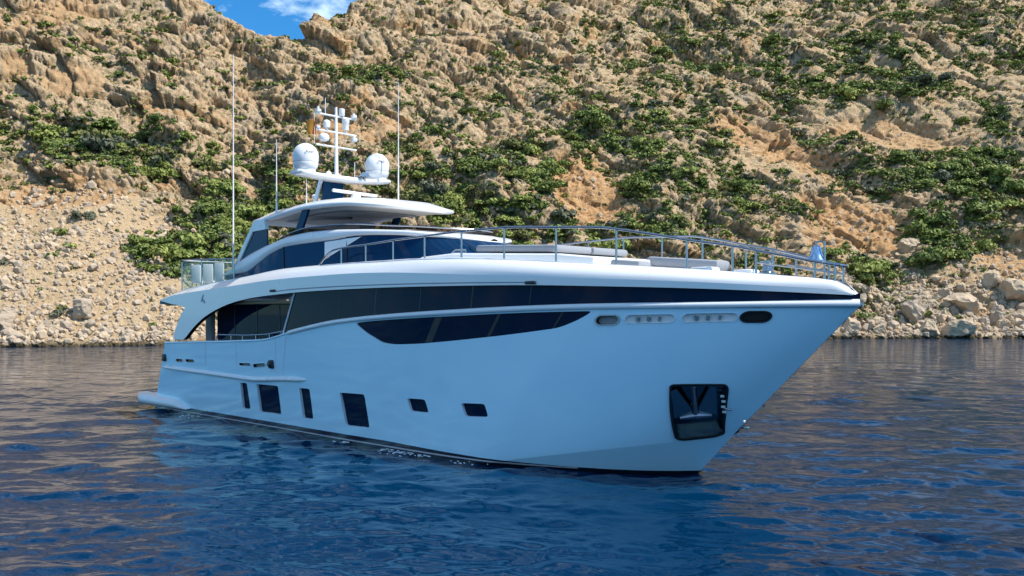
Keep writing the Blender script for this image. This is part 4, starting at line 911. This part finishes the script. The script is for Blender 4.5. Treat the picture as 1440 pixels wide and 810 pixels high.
# ------------------------------------------------------------------ shrubs and boulders on the slope
def to_px(PW):
    q = np.atleast_2d(PW) - CAM; dd = q @ FW; return np.stack([720 + FOC * (q @ RT) / dd, 441 - FOC * q[:, 2] / dd, dd], 1)
def leaf_mat(name, a, c):
    m = bpy.data.materials.new(name); m.use_nodes = True; n = m.node_tree.nodes; l = m.node_tree.links; b = n['Principled BSDF']
    b.inputs['Roughness'].default_value = .65; b.inputs['Specular IOR Level'].default_value = .25
    at = n.new('ShaderNodeAttribute'); at.attribute_name = 'tone'; oi = n.new('ShaderNodeObjectInfo')
    ad = n.new('ShaderNodeMath'); ad.operation = 'MULTIPLY_ADD'; l.new(oi.outputs['Random'], ad.inputs[0]); ad.inputs[1].default_value = .35; l.new(at.outputs['Fac'], ad.inputs[2])
    mx = n.new('ShaderNodeMix'); mx.data_type = 'RGBA'; mx.inputs[6].default_value = (*a, 1); mx.inputs[7].default_value = (*c, 1); l.new(ad.outputs[0], mx.inputs[0]); l.new(mx.outputs[2], b.inputs['Base Color'])
    return m
TONES = [('dark green', leaf_mat('dark_green_leaves', (.055, .090, .020), (.21, .255, .060))),
         ('mid green', leaf_mat('mid_green_leaves', (.10, .140, .025), (.28, .31, .075))),
         ('olive', leaf_mat('olive_leaves', (.075, .085, .022), (.19, .19, .060))),
         ('grey green', leaf_mat('grey_green_leaves', (.070, .080, .045), (.17, .18, .11)))]
M_WOOD = mat('shrub_wood', (.12, .085, .06), .9, var=.2)
def bush_arrays(rng, n, leaf):
    """leaf quads of one bush of unit radius, base at z = 0"""
    k = rng.integers(4, 8); cen = np.column_stack([rng.normal(0, .38, k), rng.normal(0, .38, k), rng.uniform(.25, .62, k)]); rad_ = rng.uniform(.30, .55, k)
    w = rad_ ** 2; w /= w.sum(); li = rng.choice(k, n, p=w); v = rng.normal(size=(n, 3)); v[:, 2] = np.abs(v[:, 2]) * 1.0 - .35 * rng.random(n); v /= np.linalg.norm(v, axis=1, keepdims=True)
    p = cen[li] + v * (rad_[li] * rng.uniform(.62, 1.12, n))[:, None] * np.array([1, 1, .85]); p[:, 2] = np.maximum(p[:, 2], .02)
    nn = v + rng.normal(0, .55, (n, 3)); nn /= np.linalg.norm(nn, axis=1, keepdims=True)
    a = np.cross(nn, rng.normal(size=(n, 3))); a /= np.linalg.norm(a, axis=1, keepdims=True); b = np.cross(nn, a); s = leaf * rng.uniform(.6, 1.35, n)[:, None]
    V = np.stack([p - a * s, p - b * s * .6, p + a * s, p + b * s * .6], 1).reshape(-1, 3)
    tone = np.repeat(np.clip(rng.random(k)[li] * .5 + rng.random(n) * .5, 0, 1), 4)
    return V, tone
def bush_mesh(seed, n, leaf, m):
    rng = np.random.default_rng(seed); V, tone = bush_arrays(rng, n, leaf); F4 = np.arange(len(V)).reshape(-1, 4)
    st = MB()
    for k in range(5):
        a = rng.uniform(0, 6.28); st.tube([(0, 0, -.25), (.15 * math.cos(a), .15 * math.sin(a), .12), (.42 * math.cos(a), .42 * math.sin(a), .5)], [.05, .035, .012], 5)
    me = bpy.data.meshes.new('bush')
    sv_ = np.array(st.V); sf = [tuple(i + len(V) for i in f) for f in st.F]
    me.from_pydata(np.vstack([V, sv_]).tolist(), [], F4.tolist() + sf); me.materials.append(m); me.materials.append(M_WOOD)
    me.polygons.foreach_set('material_index', [0] * len(F4) + [1] * len(sf)); a = me.attributes.new('tone', 'FLOAT', 'POINT'); a.data.foreach_set('value', np.concatenate([tone, np.zeros(len(sv_))]).astype(np.float32)); me.update()
    return me
rng = np.random.default_rng(11)
pxy = to_px(PW); land = d - shore(r)
vis = (pxy[:, 0] > -60) & (pxy[:, 0] < 1500) & (pxy[:, 1] > -40) & (land > 4) & (N0[:, 1] < .1)
wgt = np.where(vis, np.clip(VEG, 0, 1) ** 1.1 * .8 * (1 - .9 * np.clip(scar, 0, 1)) + .60 * (1 - .9 * scree) * (1 - np.clip(scar, 0, 1)) * (.45 + .55 * sstep(-60, 20, r)) + .008, 0)
clump = np.clip(.45 + 1.9 * vnoise(B0 / 6.5, 91) + 1.2 * vnoise(B0 / 2.6, 92), .02, 1.8); wgt *= clump
NB_ = 20000
pick = rng.choice(len(wgt), NB_, replace=False, p=wgt / wgt.sum())
size = np.clip(np.exp(rng.normal(-.46, .55, NB_)) * (.70 + .75 * np.clip(VEG[pick], 0, 1)), .28, 3.6)
size *= np.where(scree[pick] > .4, .75, 1.0)
# a few bushes set where the photograph shows single big ones
bigs = [(1228, 372, 4.2, 1), (1246, 385, 2.8, 0), (1166, 352, 2.6, 1), (1330, 352, 3.6, 1), (1300, 362, 3.2, 0), (1388, 340, 3.0, 1), (1372, 290, 4.0, 1), (1310, 300, 3.6, 0), (1425, 280, 4.0, 1), (1340, 262, 3.8, 0), (1400, 240, 3.8, 1),
        (250, 352, 3.4, 1), (275, 338, 3.6, 1), (300, 330, 3.4, 0), (240, 378, 1.8, 3), (88, 326, 1.5, 1), (98, 345, 1.3, 1), (72, 358, .9, 1), (132, 358, .9, 2), (68, 190, 2.6, 1), (145, 205, 3.0, 1), (115, 300, 2.0, 3), (222, 55, 1.6, 1), (314, 97, 1.8, 1), (800, 305, 2.4, 0), (1235, 365, 3.2, 0), (270, 432, 1.4, 1), (1290, 210, 3.2, 0), (1355, 165, 2.8, 0), (1175, 240, 2.6, 3)]
tonei = np.where(rng.random(NB_) < .40, 0, np.where(rng.random(NB_) < .55, 1, np.where(rng.random(NB_) < .6, 2, 3)))
vv = np.flatnonzero(vis); 
for i, (x, y, s_, t_) in enumerate(bigs):
    j = vv[np.argmin((pxy[vv, 0] - x) ** 2 + (pxy[vv, 1] - y - s_ * 4) ** 2)]; pick[i] = j; size[i] = s_; tonei[i] = t_
pos = PW[pick] - np.array([0, 0, .12])[None, :] * size[:, None]
bp_ = pxy[pick]; pix = size * FOC / bp_[:, 2]
inside_f = (bp_[:, 0] > 0) & (bp_[:, 0] < 1440) & (bp_[:, 1] > 0)
hid = (bp_[:, 0] > 300) & (bp_[:, 0] < 1180) & (bp_[:, 1] > 365)
order = np.argsort(-pix * inside_f * ~hid); ind = order[:290]; rest = order[290:]
MESH = {(t, k): bush_mesh(100 + t * 10 + k, 620, .125, TONES[t][1]) for t in range(4) for k in range(4)}
def zone(x, y):
    if y > 320 and x > 1180: return 'above the shore boulders'
    if x > 1240 and y > 175: return 'in the big right thicket'
    if x > 1140 and y < 120: return 'on the top right slope'
    if x > 1240: return 'on the upper right slope'
    if x > 1040 and y > 140: return 'around the orange landslip'
    if x > 940 and y < 140: return 'high above the foredeck rail'
    if x > 900: return 'just above the foredeck rail'
    if x > 740 and y > 190: return 'around the round orange scar'
    if x > 560 and y > 190: return 'right of the rear satellite dome'
    if x > 560: return 'on the crag above midships'
    if x > 335 and y > 140: return 'behind the mast and hardtop'
    if x > 335: return 'below the notch of sky'
    if x > 180 and y > 270: return 'left of the hardtop'
    if y > 270: return 'on the bare scree at left'
    if y > 130: return 'on the green left slope'
    return 'on the upper left cliff'
NTH = ['leftmost', 'second from left', 'third from left', 'fourth from left', 'fifth from left', 'sixth from left', 'seventh from left', 'eighth from left', 'ninth from left', 'tenth from left', 'eleventh from left', 'twelfth from left']
NUM = ['', 'one', 'two', 'three', 'four', 'five', 'six', 'seven', 'eight', 'nine', 'ten', 'eleven', 'twelve']
def set_labels(items, noun, cat):
    """items: (object, px x, description, place); gives each its own label, ordinal only within look-alikes of one place"""
    by = {}
    for o, x, desc, place in items: by.setdefault((desc, place), []).append((x, o))
    for (desc, place), L in by.items():
        L.sort(key=lambda q: q[0]); n = len(L)
        for i, (x, o) in enumerate(L):
            if n == 1: lab = '%s %s %s' % (desc, noun, place)
            elif n <= 12: lab = '%s of %s %s %ss %s' % (NTH[i] if i < n - 1 else 'rightmost', NUM[n], desc, noun if noun[-2:] != 'sh' else noun + 'e', place)
            else: lab = '%s %s %s' % (desc, noun, place)
            tag(o, lab, cat, '%ss %s' % (noun if noun[-2:] != 'sh' else noun + 'e', place))
items = []
for q in ind:
    t = int(tonei[q]); k = int(rng.integers(0, 4)); o = link('bush', MESH[(t, k)]); s_ = float(size[q])
    o.location = pos[q]; o.scale = (s_, s_, s_ * float(rng.uniform(.75, 1.1))); o.rotation_euler = (0, 0, float(rng.uniform(0, 6.28)))
    cls = 'small' if pix[q] < 13.5 else 'medium' if pix[q] < 18 else 'large'
    sh = 'spreading' if k in (0, 2) else 'rounded'
    items.append((o, bp_[q, 0], '%s %s %s' % (cls, TONES[t][0], sh), zone(bp_[q, 0], bp_[q, 1])))
set_labels(items, 'bush', 'bush')
VV = []; TT_ = []; MI = []
for q in rest:
    n = int(np.clip(16 + 44 * size[q] ** 1.4, 22, 160)); V, tn = bush_arrays(rng, n, .34 / max(.8, size[q] ** .75)); VV.append(V * size[q] * np.array([1, 1, .9]) + pos[q]); TT_.append(tn); MI.append(np.full(n, tonei[q]))
V = np.vstack(VV); me = bpy.data.meshes.new('low_scrub'); grid_mesh(me, V, np.arange(len(V)).reshape(-1, 4))
for _, m in TONES: me.materials.append(m)
me.polygons.foreach_set('use_smooth', np.zeros(len(me.polygons), bool)); me.polygons.foreach_set('material_index', np.concatenate(MI).astype(np.int32)); attr(me, 'tone', np.concatenate(TT_)); me.update()
tag(link('low_scrub', me), 'low scattered scrub covering the rocky hillside', 'scrub', kind='stuff')

M_ROCK = mat('pale_boulder_stone', (.50, .385, .26), .92, var=.32, vscale=.9, bump=1.0, bscale=3.0, spec=.15)
M_ROCK2 = mat('grey_boulder_stone', (.42, .335, .245), .92, var=.3, vscale=1.1, bump=1.0, bscale=3.0, spec=.15)
def tide(m):
    """dark wet weed line near the water on a stone material"""
    n = m.node_tree.nodes; l = m.node_tree.links; b = n['Principled BSDF']; src = b.inputs['Base Color'].links[0].from_socket
    g = n.new('ShaderNodeNewGeometry'); sp = n.new('ShaderNodeSeparateXYZ'); l.new(g.outputs['Position'], sp.inputs[0])
    x = n.new('ShaderNodeTexNoise'); x.inputs['Scale'].default_value = .7; l.new(g.outputs['Position'], x.inputs['Vector'])
    a = n.new('ShaderNodeMath'); a.operation = 'MULTIPLY_ADD'; l.new(x.outputs['Fac'], a.inputs[0]); a.inputs[1].default_value = -1.1; l.new(sp.outputs['Z'], a.inputs[2])
    r_ = n.new('ShaderNodeMapRange'); r_.inputs['From Min'].default_value = .12; r_.inputs['From Max'].default_value = -.1; l.new(a.outputs[0], r_.inputs['Value'])
    mx = n.new('ShaderNodeMix'); mx.data_type = 'RGBA'; l.new(r_.outputs[0], mx.inputs[0]); l.new(src, mx.inputs[6]); mx.inputs[7].default_value = (.075, .058, .032, 1); l.new(mx.outputs[2], b.inputs['Base Color'])
tide(M_ROCK); tide(M_ROCK2)
def rock_mesh(seed, sub, m, name='boulder', cuts=16):
    rng = np.random.default_rng(seed); bm = bmesh.new(); bmesh.ops.create_icosphere(bm, subdivisions=sub, radius=1.0)
    V = np.array([v.co[:] for v in bm.verts]); V *= rng.uniform(.75, 1.2, 3) * np.array([1.15, .95, .8])
    for _ in range(cuts):
        nn = rng.normal(size=3); nn /= np.linalg.norm(nn); c = rng.uniform(.42, .82); e = V @ nn - c; V = V - np.maximum(e, 0)[:, None] * nn * .96
    V += .16 * np.stack([fbm(V * 2.2 + seed, 4, 1, .6), fbm(V * 2.2 + seed, 4, 5, .6), fbm(V * 2.2 + seed, 4, 9, .6)], 1)
    for v, c in zip(bm.verts, V): v.co = c
    me = bpy.data.meshes.new(name); bm.to_mesh(me); bm.free(); me.materials.append(m); return me
RM = [rock_mesh(300 + k, 4 if k < 6 else 3, M_ROCK if k % 2 else M_ROCK2) for k in range(12)]
rng = np.random.default_rng(5)
shore_r = vis | ((pxy[:, 0] > -40) & (pxy[:, 0] < 1480) & (land > -1))
right = shore_r & (pxy[:, 0] > 1150) & (land > -.6) & (P[:, 2] < 15 - .02 * (pxy[:, 0] - 1150)) & (pxy[:, 1] > 385)
left_ = shore_r & (pxy[:, 0] < 310) & (land > -.6) & (P[:, 2] < 3.2)
wr = right * np.where(pxy[:, 1] > 420, 1.0, .4); wl_ = left_ * np.where(pxy[:, 0] < 45, 2.0, .6)
pr_ = rng.choice(len(wr), 235, replace=False, p=wr / wr.sum()); pl_ = rng.choice(len(wr), 45, replace=False, p=wl_ / wl_.sum())
items = []
special = [(1424, 418, 3.6, 1, 'huge pale block-shaped'), (1393, 398, 2.6, 3, 'square shadow-edged pale'), (1352, 432, 3.6, 5, 'broad sloping pinkish'), (1283, 445, 3.2, 2, 'broad grey flat-topped'), (1330, 420, 2.0, 4, 'pointed pale'), (1278, 350, 2.6, 3, 'dark-sided ledge'), (1400, 452, 2.2, 2, 'low grey'), (1345, 470, 3.0, 1, 'long waterside'), (12, 452, 2.2, 2, 'tall dark-footed'), (118, 443, 2.4, 0, 'low half-buried'), (1305, 465, 2.4, 5, 'brown waterside'), (1195, 462, 2.2, 3, 'blocky pale')]
allp = [(int(p), None) for p in list(pr_) + list(pl_)]
for x, y, s_, k, desc in special:
    vs_ = np.flatnonzero(shore_r & (np.abs(pxy[:, 0] - x) < 6)); j = vs_[np.argmin((pxy[vs_, 0] - x) ** 2 + (pxy[vs_, 1] - y) ** 2)]
    allp.append((int(j), (s_, k, desc)))
for j, sp_ in allp:
    if sp_ is None:
        s_ = float(np.clip(np.exp(rng.normal(-.32, .48)), .38, 1.9)); k = int(rng.integers(0, 12)); s_ *= 1.0 if pxy[j, 0] > 700 else .8
        cls = 'small' if s_ < .8 else 'mid-sized' if s_ < 1.35 else 'large'; desc = '%s %s' % (cls, 'pale tan' if k % 2 else 'pale grey')
    else: s_, k, desc = sp_
    o = link('boulder', RM[k]); o.location = PW[j] + np.array([0, 0, .25 * s_]) - FW * .2 * s_ + (FW * .35 * s_ if s_ > 5 else 0); o.scale = [s_ * float(x) for x in rng.uniform(.85, 1.15, 3)]; o.rotation_euler = [float(x) for x in rng.uniform(-.35, .35, 2)] + [float(rng.uniform(0, 6.28))]
    x, y = pxy[j, 0], pxy[j, 1]
    if sp_ and y < 200: pl = 'jutting from the upper left cliff'
    elif x < 60: pl = 'at the far left waterline'
    elif x < 700: pl = 'along the left shore behind the stern'
    elif sp_: pl = 'on the rocky shore right of the bow'
    elif x < 1235: pl = 'just right of the bow tip' if y < 440 else 'low beside the stem'
    elif y > 462: pl = 'at the right waterline'
    elif x < 1300: pl = 'on the shore below the leaning bush'
    elif x < 1370: pl = 'in the middle of the right rockfall' 
    else: pl = 'by the right edge of the rockfall'
    items.append((o, x, desc, pl))
set_labels(items, 'boulder', 'boulder')
# loose rubble
base = []
for k in range(8):
    me = rock_mesh(400 + k, 1, M_ROCK, 'rubble', 6); base.append((np.array([v.co[:] for v in me.vertices]), np.array([p.vertices[:] for p in me.polygons]))); bpy.data.meshes.remove(me)
wq = shore_r * (scree * .8 + 1.2 * right + .5 * left_ + .12 * np.clip(scar, 0, 1)) * (pxy[:, 1] > 250) + (.03 * vis)
NQ = 7500; pq = rng.choice(len(wq), NQ, replace=False, p=wq / wq.sum()); VV = []; FF = []; o_ = 0; MI = []
for j in pq:
    bv, bf = base[int(rng.integers(0, 8))]; s_ = float(np.clip(np.exp(rng.normal(-1.15, .5)), .12, .95)); a = rng.uniform(0, 6.28); ca, sa = math.cos(a), math.sin(a)
    v = bv * s_ * rng.uniform(.8, 1.25, 3); v = np.column_stack([v[:, 0] * ca - v[:, 1] * sa, v[:, 0] * sa + v[:, 1] * ca, v[:, 2]]) + PW[j] + np.array([0, 0, .2 * s_]); VV.append(v); FF.append(bf + o_); o_ += len(v); MI += [int(rng.integers(0, 2))] * len(bf)
me = bpy.data.meshes.new('rubble'); grid_mesh(me, np.vstack(VV), np.vstack(FF)); me.materials.append(M_ROCK); me.materials.append(M_ROCK2)
me.polygons.foreach_set('use_smooth', np.zeros(len(me.polygons), bool)); me.polygons.foreach_set('material_index', np.array(MI, np.int32)); me.update()
tag(link('rubble', me), 'loose stones scattered over the scree and shore', 'rubble', kind='stuff')
# a little foam where the hull meets the sea
rng = np.random.default_rng(3); VV = []; FF = []; o_ = 0
M_FOAM = mat('sea_foam', (.75, .80, .83), .7)
for cx, n in ((5.6, 14), (17.5, 10), (20.8, 26), (21.8, 22), (24.0, 8)):
    for k in range(n):
        x = cx + rng.normal(0, .45); y = -float(np.interp(x, chine_x, chine_y(np.array(chine_x)))) - abs(rng.normal(0, .28)) - .10; s_ = float(np.clip(np.exp(rng.normal(-3.6, .5)), .012, .06))
        a = np.linspace(0, 6.283, 8)[:-1]; rr = s_ * rng.uniform(.5, 1.2, 7); ring = np.column_stack([x + rr * np.cos(a) * 1.8, y + rr * np.sin(a) * .7, np.full(7, .05)])
        VV += [ring, ring * (1, 1, 0) + (0, 0, .075)]; FF += [[o_ + 7 + i for i in range(7)]] + [[o_ + i, o_ + (i + 1) % 7, o_ + 7 + (i + 1) % 7, o_ + 7 + i] for i in range(7)]; o_ += 14
tag(mk('foam', np.vstack(VV), FF, M_FOAM, smooth=False), 'white flecks of foam along the waterline of the yacht', 'foam', kind='stuff')
